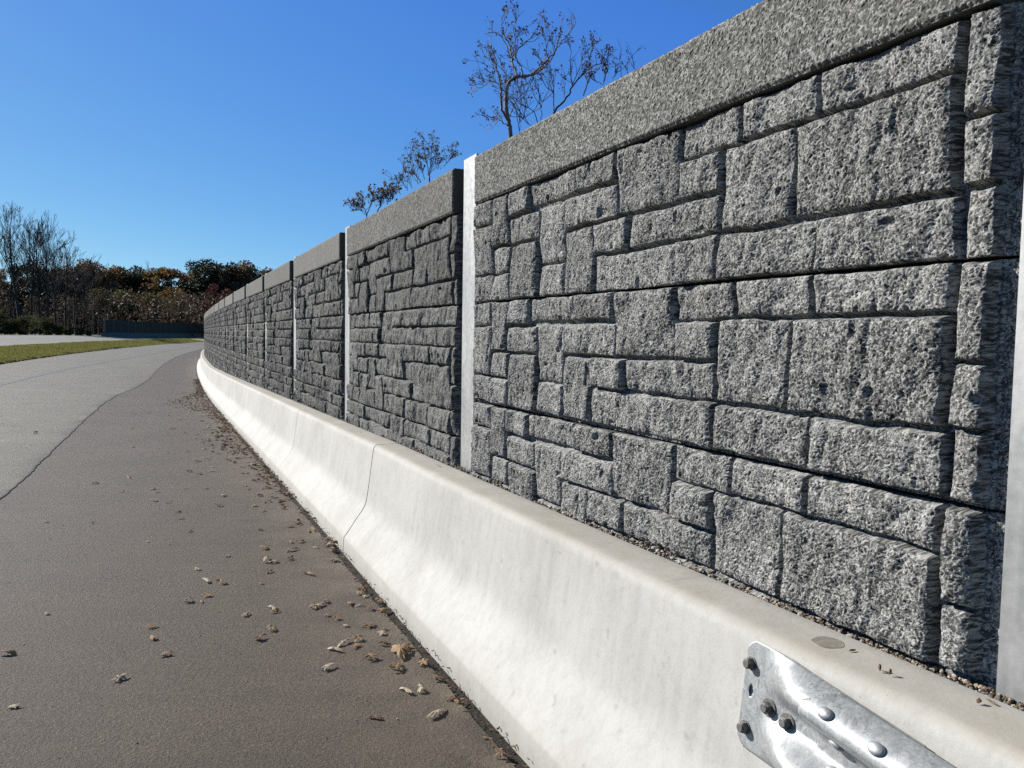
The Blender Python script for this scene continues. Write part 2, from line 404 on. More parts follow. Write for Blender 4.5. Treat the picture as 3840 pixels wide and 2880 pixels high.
# shoulder asphalt, edge towards the barrier slightly uneven
def shoulder_o(s):
    inner = .545 + .012 * vnoise(s, s * 0, .3, 21) + .006 * vnoise(s, s * 0, .08, 22)
    t = np.linspace(0, 1, 15)[None, :]
    return inner[:, None] * (1 - t ** 1.8) + 3.7 * t ** 1.8
strip('shoulder', ns, shoulder_o(ns), .0, M['shoulder'], lambda s, o: .22 * sstep(-np.abs(o - .62), -.03, 0))
# main lanes: a thin mat laid against the shoulder with a ragged, ravelled edge
tt = np.array([0, .0, .012, .035, .07, .12, .2, .5, 1.])
co = crack_o(ns)
Ol = co[:, None] + (11.5 - co[:, None]) * tt[None, :]
Ol[:, 1] = co + .004; Ol[:, 2] = co + .03; Ol[:, 3] = co + .08; Ol[:, 4] = co + .16; Ol[:, 5] = co + .3
def lane_wear(s, o):
    d = o - crack_o(s)
    w = np.exp(-np.clip(d, 0, 9) / .15) * (.65 + 1.2 * vnoise(s, s * 0, .8, 31)).clip(0, 1) + .5 * np.exp(-np.clip(d, 0, 9) / .12) * (vnoise(s, s * 0, 2.0, 33) > .05)
    return w.clip(0, .85)
x, y = sxy(np.broadcast_to(ns[:, None], Ol.shape), Ol)
S2 = np.broadcast_to(ns[:, None], Ol.shape)
z = gz(S2, Ol) + .008; z[:, 0] -= .007
V = np.stack([x, y, z], -1).reshape(-1, 3)
tag(link('road', mesh_np('road', V, grid_faces(*Ol.shape)[:, ::-1], True, {'wear': lane_wear(S2, Ol)}), M['road']), kind='structure')
# lighter worn wheel path / lane seam further out
seam_s = np.arange(5, 190, 1.0)
def seam_o(s): return 7.9 - 2.6 * sstep(s, 28, 90)
strip('lane_seam', seam_s, np.stack([seam_o(seam_s) - .14, seam_o(seam_s) + .14], 1), .013, m_simple('seam_sealer', (.095, .10, .105), (.135, .14, .15), 2, .7))
fs = np.arange(10, 290, 2.0)
strip('far_road', fs, np.linspace(16.6, 33.5, 7), .012, M['far_road'], lambda s, o: 0 * o)
strip('joint_soil', ns[ns < 60], np.array([.44, .49, .56]), -.012, M['soil'])

# grass: one soft object of blades on the bank between the two roads
def grass_patch(name, n, s0, s1, o0, o1, mat, h0, h1, seed, label):
    r = np.random.default_rng(seed)
    u = r.random(n); s = s0 + (s1 - s0) * u ** 1.6; o = o0 + (o1 - o0) * r.random(n)
    x, y = sxy(s, o); z = gz(s, o) + .0
    sc_ = 1 + s / 70.0
    h = (h0 + (h1 - h0) * r.random(n)) * (.6 + .8 * (vnoise(x, y, 1.6, seed) + .5)); w = (.012 + .01 * r.random(n)) * sc_ * 1.6
    a = r.random(n) * 2 * pi; lean = .5 * h * r.random(n)
    dx, dy = np.cos(a), np.sin(a)
    V = np.stack([np.stack([x - dy * w, y + dx * w, z], 1), np.stack([x + dy * w, y - dx * w, z], 1),
                  np.stack([x + dx * lean, y + dy * lean, z + h], 1)], 1).reshape(-1, 3)
    me = mesh_np(name, V, np.arange(3 * n).reshape(-1, 3), False)
    return tag(link(name, me, mat), label, 'grass', kind='stuff')
M['blade'] = m_leaf('grass_blades', (.22, .24, .05), (.38, .36, .11), .35, .9)
strip('grass_verge', np.arange(10, 290, 1.0), np.array([11.45, 11.8, 12.5, 13.5, 14.5, 15.5, 16.65]), .02, M['grass'])
grass_patch('grass', 90000, 34, 190, 11.5, 16.7, M['blade'], .07, .16, 5, 'short green grass on the bank between the two roads')
grass_patch('dry_grass', 9000, 34, 120, 11.4, 12.3, M['straw'], .05, .14, 6, 'straw coloured dry grass along the road edge of the green bank')

# ------------------------------------------------------------------ the noise wall
ZT, ZC, ZA, ZB0, ZB1 = [CAMZ + q for q in (1.123, .826, .213, -.414, -.688)]
A0 = .08                                            # pattern origin shift: s = u - A0
PAT = [(.077, .175, 0, .26), (.077, .175, .26, .43), (.077, .175, .43, .615), (.185, .64, 0, .135), (.64, .995, 0, .135), (.995, 1.34, 0, .14),
       (.185, .74, .137, .44), (.74, 1.09, .135, .44), (1.09, 1.34, .14, .29), (1.34, 1.775, 0, .29), (1.775, 2.126, 0, .13),
       (2.126, 2.64, 0, .13), (2.64, 2.9, 0, .14), (2.9, 3.125, 0, .295), (3.125, 3.42, 0, .145), (3.125, 3.42, .145, .45), (2.53, 2.9, .15, .30),
       (2.24, 2.53, .145, .445), (1.755, 2.24, .14, .295), (2.87, 3.125, .30, .455), (2.53, 2.87, .305, .615), (3.13, 3.42, .45, .615), (2.87, 3.13, .455, .615),
       (2.24, 2.53, .445, .615), (1.97, 2.24, .30, .615), (1.68, 1.97, .295, .445), (1.09, 1.68, .295, .44), (1.34, 1.97, .445, .615),
       (1.09, 1.34, .44, .615), (.64, 1.09, .445, .615), (.175, .64, .445, .615)]
EXTRA = [(.077, 1.15, 0, .145), (1.15, 1.7, 0, .14), (1.7, 2.05, 0, .29), (2.05, 2.5, 0, .145), (2.5, 2.83, 0, .145), (2.83, 3.42, 0, .145),
         (2.05, 3.42, .145, .29), (.95, 1.7, .14, .29), (.077, .95, .145, .29)]
def pattern(kind):
    if kind == 'base': return [(a, b, c, d) for a, b, c, d in PAT]
    if kind == 'tall': return EXTRA + [(a, b, c + .285, d + .285) for a, b, c, d in PAT]
    if kind == 'low': return [(a, b, c, d) for a, b, c, d in PAT] + [(a, b, c + .615, d + .615) for a, b, c, d in PAT]
def fibre_field(U0, U1, V0, V1, res, n, seed, length=.022, width=.0036):
    nu = int((U1 - U0) / res) + 1; nv = int((V1 - V0) / res) + 1
    r = np.random.default_rng(seed); H = np.zeros(nu * nv, np.float32); T = np.full(nu * nv, .05, np.float32)
    for ch in range(max(1, n // 40000)):
        m = min(n, 40000)
        cx = U0 + (U1 - U0) * r.random(m); cy = V0 + (V1 - V0) * r.random(m); a = r.random(m) * pi
        L = length * (.4 + r.random(m)); amp = (.25 + .75 * r.random(m)); tin = np.where(r.random(m) < .42, .02 + .25 * r.random(m), .45 + .55 * r.random(m)); crv = r.normal(0, .3, m)
        K = max(4, int(length / res * 1.8)); t = np.linspace(-1, 1, K)
        for w in np.arange(-width / 2, width / 2 + 1e-6, res * .8):
            for tk in t:
                an = a + crv * tk
                X = cx + tk * L / 2 * np.cos(an) - w * np.sin(an); Y = cy + tk * L / 2 * np.sin(an) + w * np.cos(an)
                iu = np.round((X - U0) / res).astype(int); iv = np.round((Y - V0) / res).astype(int)
                ok = (iu >= 0) & (iu < nu) & (iv >= 0) & (iv < nv); ix = iu[ok] * nv + iv[ok]
                h = (amp * (1 - .45 * tk * tk) * (1 - .5 * (2 * w / width) ** 2))[ok].astype(np.float32)
                better = h > H[ix]; ib = ix[better]; H[ib] = h[better]; T[ib] = tin[ok][better]
    return H.reshape(nu, nv), T.reshape(nu, nv), nu, nv
BASE_O, EDGE_O, BACK_O = -.047, -.056, -.20
def close_slab(name, V, F, ring, tint, back_o):
    """sides and back of a slab whose front is a height grid; the arris stays sharp"""
    n = len(V); nr = len(ring); j = np.arange(nr); k2 = (j + 1) % nr
    Va = V[ring].copy(); Vb = Va.copy(); Vb[:, 1] = back_o
    Fs = np.stack([n + j, n + nr + j, n + nr + k2, n + k2], 1)
    c = [Va[:, 0].min(), Va[:, 0].max(), Va[:, 2].min(), Va[:, 2].max()]
    Vk = np.array([(c[0], back_o, c[2]), (c[1], back_o, c[2]), (c[1], back_o, c[3]), (c[0], back_o, c[3])])
    Fk = np.array([[0, 1, 2, 3]]) + n + 2 * nr
    tt_ = np.concatenate([tint.ravel(), np.full(2 * nr + 4, .12)])  # sides and back tinted dark: the shade of the end faces is painted in
    return mesh_np(name, np.concatenate([V, Va, Vb, Vk]), np.concatenate([F[:, ::-1], Fs[:, ::-1], Fk]), True, {'tint': tt_})
def stone_panel(name, kind, ztop, zbot, Lb, res, seed, fib):
    """one cast panel with ashlar face; local x along the wall from the post centre, y towards the road"""
    U0, U1 = .085, Lb - .085; g = .004
    zt, zb = ztop - g, zbot + g
    nf = int((U1 - U0) * (zt - zb) / 2.6e-5) if fib else 0
    if fib: Hf, Tf, nu, nv = fibre_field(U0, U1, zb, zt, res, nf, seed)
    else:
        nu = int((U1 - U0) / res) + 1; nv = int((zt - zb) / res) + 1
    u = np.linspace(U0, U1, nu); v = np.linspace(zb, zt, nv); U, Z = np.meshgrid(u, v, indexing='ij')
    s = U - A0; d = ztop - Z
    wu = .011 * vnoise(U, Z, .09, 1) + .003 * vnoise(U, Z, .035, 2) 
    wv = .011 * vnoise(U, Z, .10, 3) + .004 * vnoise(U, Z, .035, 4) 
    su, dv = s + wu, d + wv
    rr = np.random.default_rng(11); flat = np.ones(U.shape, np.float32)
    top = np.full(U.shape, 0.0, np.float32); tone = np.zeros(U.shape, np.float32)
    amp = 1.0 if fib and res < .005 else 1.3
    rough = amp * (.024 * vnoise(U * 1.5 + Z * .35, Z, .19, 5) + .018 * np.abs(vnoise(U * 1.7 + .4 * Z, Z, .10, 6)) + .006 * vnoise(U * 1.9, Z, .07, 26) + (.003 if fib else .007) * vnoise(U * 1.4, Z, .03, 7))
    crz = np.exp(-((s - .418 - .05 * vnoise(Z, Z * 0, .12, 23)) / .012) ** 2); rough = rough - .0045 * crz
    pit = vnoise(U + .02 * vnoise(U, Z, .03, 19), Z * .7, .055, 14); rough = rough - .013 * sstep(pit, .41, .475)
    for k, (a, b, c, e) in enumerate(pattern(kind)):
        t0 = -.022 * rr.random() ** 1.5; tu, tv = rr.normal(0, .022), rr.normal(0, .03)
        gap = .0050
        du = np.minimum(su - a, b - su) - gap * 1.35; dd = np.minimum(dv - c, e - dv) - gap * .85
        m = np.minimum(du, dd)
        ins = sstep(m, -.004, .007)
        fh = t0 + tu * (s - (a + b) / 2) + tv * (d - (c + e) / 2) - .007 * (1 - sstep(m, .0, .03)) + rough
        flat = np.where((m > -.004) & (m < .007), .08, flat); tone = np.where(m > -.004, rr.normal(0, .06), tone)
        top = np.where(m > -.004, np.maximum(top, ins * np.clip(fh - BASE_O, .012, .072)), top)
    O = BASE_O + top
    endz = (s < .072) | (s > Lb - A0 - .170)
    O = np.where(endz & (top < .004), EDGE_O, O)
    # straight lips along the cast edges of the slab
    O = np.where((Z > zt - .005) | (Z < zb + .005), np.minimum(O, -.018), O)
    tint = .36 + .95 * vnoise(U, Z, max(.012, res * 1.3), 17) + .25 * vnoise(U, Z, .2, 18)
    if fib:
        O = O + .0075 * (Hf - .55) * flat; tint = np.clip(Tf + tone, 0, 1)
    else:
        tint = tint + tone; O = O + .007 * vnoise(U, Z, res * 1.4, 15) + .004 * vnoise(U, Z, res * 2.6, 16)
    V = np.stack([U, O, Z], -1).reshape(-1, 3); F = grid_faces(nu, nv)
    n = nu * nv; Z2 = np.concatenate
    ring = Z2([np.arange(nu) * nv, (nu - 1) * nv + np.arange(1, nv), (np.arange(nu - 2, -1, -1)) * nv + nv - 1, np.arange(nv - 2, 0, -1)])
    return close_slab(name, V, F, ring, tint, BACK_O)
def coping(name, Lb, res, seed, fib):
    U0, U1 = .19, Lb - .19; zb, zt = ZC + .002, ZT
    if fib: Hf, Tf, nu, nv = fibre_field(U0, U1, zb, zt, res, int((U1 - U0) * (zt - zb) / 8e-5), seed, .016, .0036)
    else: nu = int((U1 - U0) / res) + 1; nv = max(6, int((zt - zb) / res) + 1)
    u = np.linspace(U0, U1, nu); v = np.linspace(zb, zt, nv); U, Z = np.meshgrid(u, v, indexing='ij')
    e = np.minimum(np.minimum(U - U0, U1 - U), np.minimum(Z - zb, zt - Z))
    O = .014 - .010 * (1 - sstep(e, 0, .014)) + .004 * vnoise(U, Z, .25, 41)
    tint = .5 + .6 * vnoise(U, Z, .01, 42)
    if fib: O = O + .0040 * (Hf - .4); tint = Tf
    else: O = O + .0022 * vnoise(U, Z, res * 1.5, 43)
    V = np.stack([U, O, Z], -1).reshape(-1, 3); n = nu * nv
    cc = np.concatenate
    ring = cc([np.arange(nu) * nv, (nu - 1) * nv + np.arange(1, nv), (np.arange(nu - 2, -1, -1)) * nv + nv - 1, np.arange(nv - 2, 0, -1)])
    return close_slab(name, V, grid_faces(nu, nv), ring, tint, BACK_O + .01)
def post_mesh():
    b = MB(); z0, z1 = -1.4 + .35, ZT + .04
    b.box(-.11, .11, -.053, -.035, z0, z1); b.box(-.006, .006, -.262, -.0535, z0, z1 - .002); b.box(-.11, .11, -.281, -.2625, z0, z1)
    me = b.mesh('steel_post'); return me

wall = empty('noise_wall', (cen[NB][0], cen[NB][1], 0))
tag(wall, 'long tall grey stone-patterned concrete noise wall behind the white barrier', 'noise wall')
Lb = 3.66
meshes = {}
for lv, (res, fib) in enumerate([(.0026, True), (.0050, True), (.009, False), (.015, False)]):
    kinds = ('base', ZB0, 'base') if lv == 0 else ('tall', ZB1, 'low')
    mid_b = kinds[1]; low_b = (CAMZ - 1.06) if lv == 0 else CAMZ - 1.72
    meshes[lv] = (stone_panel('top_panel', 'base', ZC, ZA, Lb, res, 100 + lv, fib), stone_panel('middle_panel', kinds[0], ZA, mid_b, Lb, res, 200 + lv, fib),
                  stone_panel('bottom_panel', kinds[2], mid_b, low_b, Lb, res, 300 + lv, fib), coping('coping', Lb, res * (.85 if fib else 1), 400 + lv, fib))
pm = post_mesh(); pm.materials.append(M['post'])
NBAY = NB + 27
for b in range(NB - 2, NBAY + 1):
    a = math.atan2(TC[b][1], TC[b][0]); loc = (cen[b][0] - cen[NB][0], cen[b][1] - cen[NB][1], 0)
    po = link('steel_post', pm, None, wall); po.location = loc; po.rotation_euler = (0, 0, a)
    if b == NBAY: break
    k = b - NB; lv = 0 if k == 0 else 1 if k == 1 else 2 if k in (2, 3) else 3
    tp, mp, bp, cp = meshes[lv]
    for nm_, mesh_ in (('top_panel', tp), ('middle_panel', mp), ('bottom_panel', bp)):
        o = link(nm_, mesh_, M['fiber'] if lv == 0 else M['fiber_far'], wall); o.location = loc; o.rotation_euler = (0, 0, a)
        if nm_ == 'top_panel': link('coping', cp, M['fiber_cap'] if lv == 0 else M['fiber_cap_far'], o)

# ------------------------------------------------------------------ traffic barrier
PROF = np.array([(.02, -.25), (.486, -.25), (.484, 0.), (.480, .11), (.474, .125), (.455, .150), (.42, .20), (.385, .25), (.35, .30), (.325, .335), (.307, .37), (.296, .405), (.289, .45),
                 (.275, .55), (.262, .65), (.249, .75), (.241, .81), (.237, .832), (.229, .846), (.216, .856), (.20, .86), (.17, .861), (.13, .862), (.08, .862), (.03, .862), (.02, .855), (.02, -.25)])
def barrier(s0, s1, tool, gap=.005):
    base = np.arange(s0 + gap, s1 - gap, .07 if s1 < 20 else .2)
    ex = [s1 - gap]
    for t in tool:
        if s0 < t < s1: ex += [t - .010, t - .004, t, t + .004, t + .010]
    ss = np.unique(np.concatenate([base, ex])); n = len(PROF)
    S2 = np.broadcast_to(ss[:, None], (len(ss), n)); O2 = np.broadcast_to(PROF[None, :, 0], S2.shape).copy(); H = np.broadcast_to(PROF[None, :, 1], S2.shape).copy()
    dent = np.zeros(len(ss))
    for t in tool: dent = np.maximum(dent, .006 * (1 - np.clip(np.abs(ss - t) / .008, 0, 1)))
    edge = np.minimum(ss - s0, s1 - ss); rnd = .012 * np.exp(-np.clip(edge - gap, 0, 9) / .012)
    sh = (dent + 0 * rnd)[:, None]
    O2 = O2 - np.where((H > .02) & (O2 > .1), sh, 0) + .0035 * vnoise(S2, H, .4, 51) * (H > 0) * (O2 > .1) + .002 * vnoise(S2, H, .09, 52) * (O2 > .1)
    H = H - np.where(H > .85, sh * .5, 0)
    x, y = sxy(S2, O2); z = zbt(S2) - BH + H
    dirt = np.where(H > .835, .85 * sstep(H, .82, .86), 0) + .30 * (1 - sstep(H, .10, .135)) + .15 * (1 - sstep(H, 0, .3))
    dirt = dirt * (O2 > .03)
    V = np.stack([x, y, z], -1).reshape(-1, 3)
    F = grid_faces(len(ss), n)
    nv_ = len(V); V = np.concatenate([V, V[:n - 1], V[-n:-1]]); dirt = np.concatenate([dirt.ravel(), np.zeros(2 * n - 2)])   # separate end caps keep a crisp joint
    e0 = np.arange(n - 1)[None, ::-1] + nv_; e1 = np.arange(n - 1)[None, :] + nv_ + n - 1
    me = mesh_np('traffic_barrier', V, [F, e0, e1], True, {'dirt': dirt})
    o = link('traffic_barrier', me, M['concrete'])
    return o
TOOLS = [8.85, 12.7, 20.4, 24.2, 32, 35.8]
edges = [-9.0, 4.98, 16.5, 28.1, 39.7, 51.3, 62.9, 74.5]
blab = ['nearest white concrete barrier section with the guardrail bolted to it', 'second white concrete barrier section beyond the dark open joint',
        'third white concrete barrier section along the wall foot', 'short looking white barrier section at the start of the bend',
        'farthest white barrier section in view where the wall bends away', 'white barrier section hidden round the bend', 'white barrier section farthest round the bend']
bars = []
for i in range(len(edges) - 1):
    o = barrier(edges[i], edges[i + 1], TOOLS, .0085 if i < 2 else .006); tag(o, blab[i], 'traffic barrier', 'white concrete barrier sections'); bars.append(o)
# cored and grouted disc on the barrier top
cx, cy = sxy(.41, .12); zc = float(zbt(.41)) + .002
ang = np.arange(40) * 2 * pi / 40
pb = MB(); rr_ = .043 + .0015 * np.sin(ang * 5)
ringv = [(cx + r * cos(a), cy + r * sin(a), zc + .0012) for r, a in zip(rr_, ang)]
pb.add(ringv + [(cx + (r + .003) * cos(a), cy + (r + .003) * sin(a), zc - .003) for r, a in zip(rr_, ang)], [tuple(range(40))] + [(i, 40 + i, 40 + (i + 1) % 40, (i + 1) % 40) for i in range(40)])
link('grout_plug', pb.mesh('grout_plug'), m_simple('old_grout', (.22, .20, .165), (.36, .33, .28), 70, .9), bars[0])

# pebbles between barrier and wall
ico = np.array([(0, 0, 1)] + [(.894 * cos(a), .894 * sin(a), .447) for a in np.arange(5) * 2 * pi / 5] + [(.894 * cos(a + pi / 5), .894 * sin(a + pi / 5), -.447) for a in np.arange(5) * 2 * pi / 5] + [(0, 0, -1)])
icf = np.array([(0, 1 + i, 1 + (i + 1) % 5) for i in range(5)] + [(1 + i, 6 + i, 1 + (i + 1) % 5) for i in range(5)] + [(1 + (i + 1) % 5, 6 + i, 6 + (i + 1) % 5) for i in range(5)] + [(11, 6 + (i + 1) % 5, 6 + i) for i in range(5)])
def pebbles(name, P, size, seed, mat, label, cat):
    r = np.random.default_rng(seed); n = len(P)
    q = r.normal(0, 1, (n, 3, 3)); q = np.linalg.qr(q)[0]
    sc_ = np.asarray(size)[:, None] * (.6 + .6 * r.random((n, 3)))
    V = ico[None] * (1 + .22 * (r.random((n, 12, 1)) - .5)) * sc_[:, None, :]
    V = np.einsum('nij,nkj->nki', q, V) + P[:, None, :]
    F = (icf[None] + 12 * np.arange(n)[:, None, None]).reshape(-1, 3)
    t = np.repeat(r.random(n), 12)
    return tag(link(name, mesh_np(name, V.reshape(-1, 3), F, False, {'tint': t}), mat), label, cat, kind='stuff')
r = np.random.default_rng(3); n = 9000
s = -1.5 + 26 * r.random(n) ** 2.0; hump = np.clip(.35 + 1.5 * vnoise(s, s * 0, .5, 61) + .9 * vnoise(s, s * 0, .16, 62), 0, 1.3)
o = -.052 + .085 * r.random(n); x, y = sxy(s, o)
z = zbt(s) - .012 + .030 * hump * r.random(n) * np.clip(1 - (o + .05) / .1, .15, 1)
pebbles('gravel', np.stack([x, y, z], 1), (.0038 + .0075 * r.random(n) ** 2) * (1 + .03 * np.clip(s, 0, 30)), 4, M['pebble'], 'small brown pebbles heaped along the foot of the stone wall', 'gravel')
n = 260; s = -.5 + 12 * r.random(n) ** 1.5; o = .6 + 2.6 * r.random(n); x, y = sxy(s, o); z = gz(s, o) + .002
pebbles('grit', np.stack([x, y, z], 1), .0025 + .004 * r.random(n) ** 3, 5, M['leaf_pale'], 'tiny pale grit scattered over the shoulder asphalt', 'grit')

# ------------------------------------------------------------------ guardrail end, bolted to the barrier
gx, gy = sxy(.5, .25); T0 = TC[NB]; N0 = NC[NB]
rail = empty('guardrail', (float(gx), float(gy), 0)); tag(rail, 'galvanised steel guardrail end bolted to the nearest barrier face', 'guardrail')
GO = np.array([float(gx), float(gy), 0])
ZG = float(zbt(.5)) - .026 - .156                     # height of the beam centre
WH = np.array([-156, -150, -140, -128, -118, -108, -97, -86, -76, -66, -54, -42, -30, -18, -8, 0, 8, 18, 30, 42, 54, 66, 76, 86, 97, 108, 118, 128, 140, 150, 156]) / 1000.
def wprof(h):
    a = np.abs(h)
    inner = .083 * .5 * (1 + np.cos(np.pi * np.clip((.088 - a) / .076, 0, 1))); outer = .083 * np.cos(np.pi / 2 * .93 * np.clip((a - .088) / .068, 0, 1) ** 1.25)
    return np.where(a < .088, inner, outer)
def face_o(z): return .247 + (float(zbt(.4)) - .05 - z) * .118
def place(s, h, dep):
    z = ZG + h + dep * .12 - .10 * np.clip(.40 - s, 0, 5)
    x, y = cen[NB][0] + T0[0] * (s - SC[NB]), cen[NB][1] + T0[1] * (s - SC[NB])
    o = face_o(ZG + h) + dep
    return np.stack([x + N0[0] * o, y + N0[1] * o, z + 0 * o], -1) - GO
def sheet(name, svals, hv, depf, th, mask=None):
    S2, H2 = np.meshgrid(svals, hv, indexing='ij'); D = depf(S2, H2)
    V1 = place(S2, H2, D).reshape(-1, 3); V2 = place(S2, H2, D - th).reshape(-1, 3)
    n = len(V1); F = grid_faces(*S2.shape)
    if mask is not None:
        cs = S2.ravel()[F].mean(1); ch = H2.ravel()[F].mean(1); F = F[mask(cs, ch)]
    e = {}
    for f in F:
        for q in range(4):
            k = (f[q], f[(q + 1) % 4]); e[k] = e.get(k, 0) + 1
    bd = np.array([k for k in e if (k[1], k[0]) not in e])
    sk = np.stack([bd[:, 1], bd[:, 0], n + bd[:, 0], n + bd[:, 1]], 1)
    me = mesh_np(name, np.concatenate([V1, V2]), np.concatenate([F, F[:, ::-1] + n, sk]), True)
    return me
hv = np.linspace(-.156, .156, 79)
def end_dep(S, H):
    f = sstep(-S, -.515, -.30); f = f ** .9
    return .0045 + wprof(H) * f
SE = .587
def end_mask(s, h):
    r_ = .045                                        # rounded outer corners
    ds = s - (SE - r_); dh = np.abs(h) - (.156 - r_)
    corner = (ds > 0) & (dh > 0) & (ds ** 2 + dh ** 2 > r_ ** 2)
    hole = ((s - .552) / .008) ** 2 + ((h - .010) / .018) ** 2 < 1
    return ~corner & ~hole
me = sheet('end_shoe', np.arange(.0, SE + .0001, .0035), hv, end_dep, .0035, end_mask); eo = link('end_shoe', me, M['galv'], rail)
def rail_mask(s, h):
    return ~((s > .235) & (h > .156 - (s - .235) * .75))
me = sheet('beam', np.concatenate([np.arange(-4, -1, .2), np.arange(-1, .291, .006)]), hv, lambda S, H: .0155 + wprof(H), .0075, rail_mask); link('beam', me, M['galv'], rail)
def hexbolt(s, h, washer):
    b = MB(); base = place(np.array(s), np.array(h), np.array(.004)); nx = place(np.array(s), np.array(h), np.array(1.004)) - base; nx /= np.linalg.norm(nx)
    zz = np.array([0, 0, 1.]); a = np.cross(zz, nx); a /= np.linalg.norm(a); c = np.cross(nx, a)
    def disc(r, h0, h1, k, ch=0, rot=0):
        an = np.arange(k) * 2 * pi / k + rot
        rings = [(r, h0), (r, h1 - ch), (r - ch, h1)] if ch else [(r, h0), (r, h1)]
        V = np.concatenate([base + nx * hh + q * (np.cos(an)[:, None] * a + np.sin(an)[:, None] * c) for q, hh in rings]); F = []
        for i in range(len(rings) - 1):
            for j in range(k): F.append((i * k + j, i * k + (j + 1) % k, (i + 1) * k + (j + 1) % k, (i + 1) * k + j))
        F.append(tuple((len(rings) - 1) * k + j for j in range(k)))
        return V, F
    b.add(*disc(.0165, .0, .021, 6, .002, random.random())); b.add(*disc(.0125, .021, .025, 18, .0015))
    o = link('hex_bolt', b.mesh('hex_bolt'), M['bolt'], rail)
    if washer:
        w = MB(); w.add(*disc(.026, 0, .0042, 28, .0008)); link('washer', w.mesh('washer'), M['bolt'], o)
    else:
        w = MB(); w.add(*disc(.020, 0, .003, 24, .0006)); link('washer', w.mesh('washer'), M['bolt'], o)
zof = lambda zcam: CAMZ + zcam - ZG
for s_, zc_, w in ((.562, -.948, False), (.555, -1.133, False), (.474, -1.040, True), (.402, -1.050, True)): hexbolt(s_, zof(zc_), w)
def button(s, h, r0=.0165):
    b = MB(); D = lambda q: .0155 + float(wprof(np.array(q)))
    p0 = place(np.array(s), np.array(h), np.array(D(h))); p1 = place(np.array(s), np.array(h + .004), np.array(D(h + .004))); q1 = place(np.array(s + .004), np.array(h), np.array(D(h)))
    nn = np.cross(p1 - p0, q1 - p0); nn /= np.linalg.norm(nn)
    if nn @ np.array([N0[0], N0[1], 0]) < 0: nn = -nn
    a = q1 - p0; a /= np.linalg.norm(a); c = np.cross(nn, a); k = 22; an = np.arange(k) * 2 * pi / k; V = []; F = []
    prof = [(1.0, -.002), (1.0, .002), (.93, .0055), (.75, .0085), (.48, .0105), (.2, .0115)]
    for q, hh in prof: V.append(p0 + nn * hh + r0 * q * (1.35 * np.cos(an)[:, None] * a + np.sin(an)[:, None] * c))
    for i in range(len(prof) - 1):
        for j in range(k): F.append((i * k + j, i * k + (j + 1) % k, (i + 1) * k + (j + 1) % k, (i + 1) * k + j))
    F.append(tuple((len(prof) - 1) * k + j for j in range(k))); b.add(np.concatenate(V), F)
    link('splice_bolt', b.mesh('splice_bolt', True), M['galv'], rail)
for s_, h_ in ((.215, .118), (.065, .118), (.215, .036), (.215, -.036), (.215, -.118), (.075, -.118), (.075, .036)): button(s_, h_)

# ------------------------------------------------------------------ fallen leaves
def leaf_mesh(seed, lobes, curl, stretch):
    r = np.random.default_rng(seed); k = 44; an = np.arange(k) * 2 * pi / k
    rad = .38 + .52 * np.abs(np.cos(an * lobes / 2 + .3)) ** 1.5 + .09 * r.normal(0, 1, k)
    rings = [0, .3, .55, .78, 1.0]; V = [(0, 0, 0)]; 
    tw, ph = r.normal(0, .5), r.random() * 2 * pi
    for q in rings[1:]:
        for a, R_ in zip(an, rad):
            x, y = q * R_ * cos(a) * stretch, q * R_ * sin(a)
            z = curl * (y * y * 1.1 + .25 * x * x) + tw * .35 * x * y + .10 * q * math.sin(3 * a + ph) + .07 * q * math.sin(7 * a + 2 * ph) + .05 * r.normal() * q
            V.append((x, y * (1 - .28 * abs(curl)), z))
    V = np.array(V); V[:, 2] -= V[:, 2].min(); F = [(0, 1 + (j + 1) % k, 1 + j) for j in range(k)][::-1]
    F = [(0, 1 + j, 1 + (j + 1) % k) for j in range(k)]
    for i in range(len(rings) - 2):
        for j in range(k): F.append((1 + i * k + j, 1 + (i + 1) * k + j, 1 + (i + 1) * k + (j + 1) % k, 1 + i * k + (j + 1) % k))
    b = MB(); b.add(V, F)
    st = [np.array([-.5 * stretch, 0, .12]), np.array([-.8 * stretch, .05, .16]), np.array([-1.15 * stretch, .12 * r.normal(), .05])]
    b.tube(st, [.022, .016, .012], 4)
    return b.mesh('fallen_leaf', True)
LM = {}
for c_ in ('tan', 'brown', 'pale'):
    for v_ in range(4):
        me = leaf_mesh(20 + v_ + {'tan': 0, 'brown': 10, 'pale': 20}[c_], [5, 3, 7, 2][v_], [-.55, -.7, -.35, -.9][v_], [1.0, 1.35, 1.1, 1.8][v_]); me.materials.append(M['leaf_' + c_]); LM[c_, v_] = me
WORD = {'tan': 'tan', 'brown': 'dark brown', 'pale': 'pale bleached'}
def on_road(px, py):
    r_ = ray(px, py); zz = 0.0
    for i in range(25):
        k = (zz - CAMZ) / r_[2]; p = r_ * k; so = so_of(p[0], p[1]); zn = float(gz(np.array(so[0]), np.array(so[1]))); zz = .5 * zz + .5 * zn
    return p[0], p[1], zz, so
def put_leaf(x, y, z, size, col, var, label, group):
    o = bpy.data.objects.new('fallen_leaf', LM[col, var]); COL.objects.link(o)
    o.location = (x, y, z + .005); o.scale = (size, size, size * random.uniform(.45, .85))
    o.rotation_euler = (random.uniform(-.15, .15), random.uniform(-.15, .15), random.uniform(0, 2 * pi))
    tag(o, label, 'leaf', group)
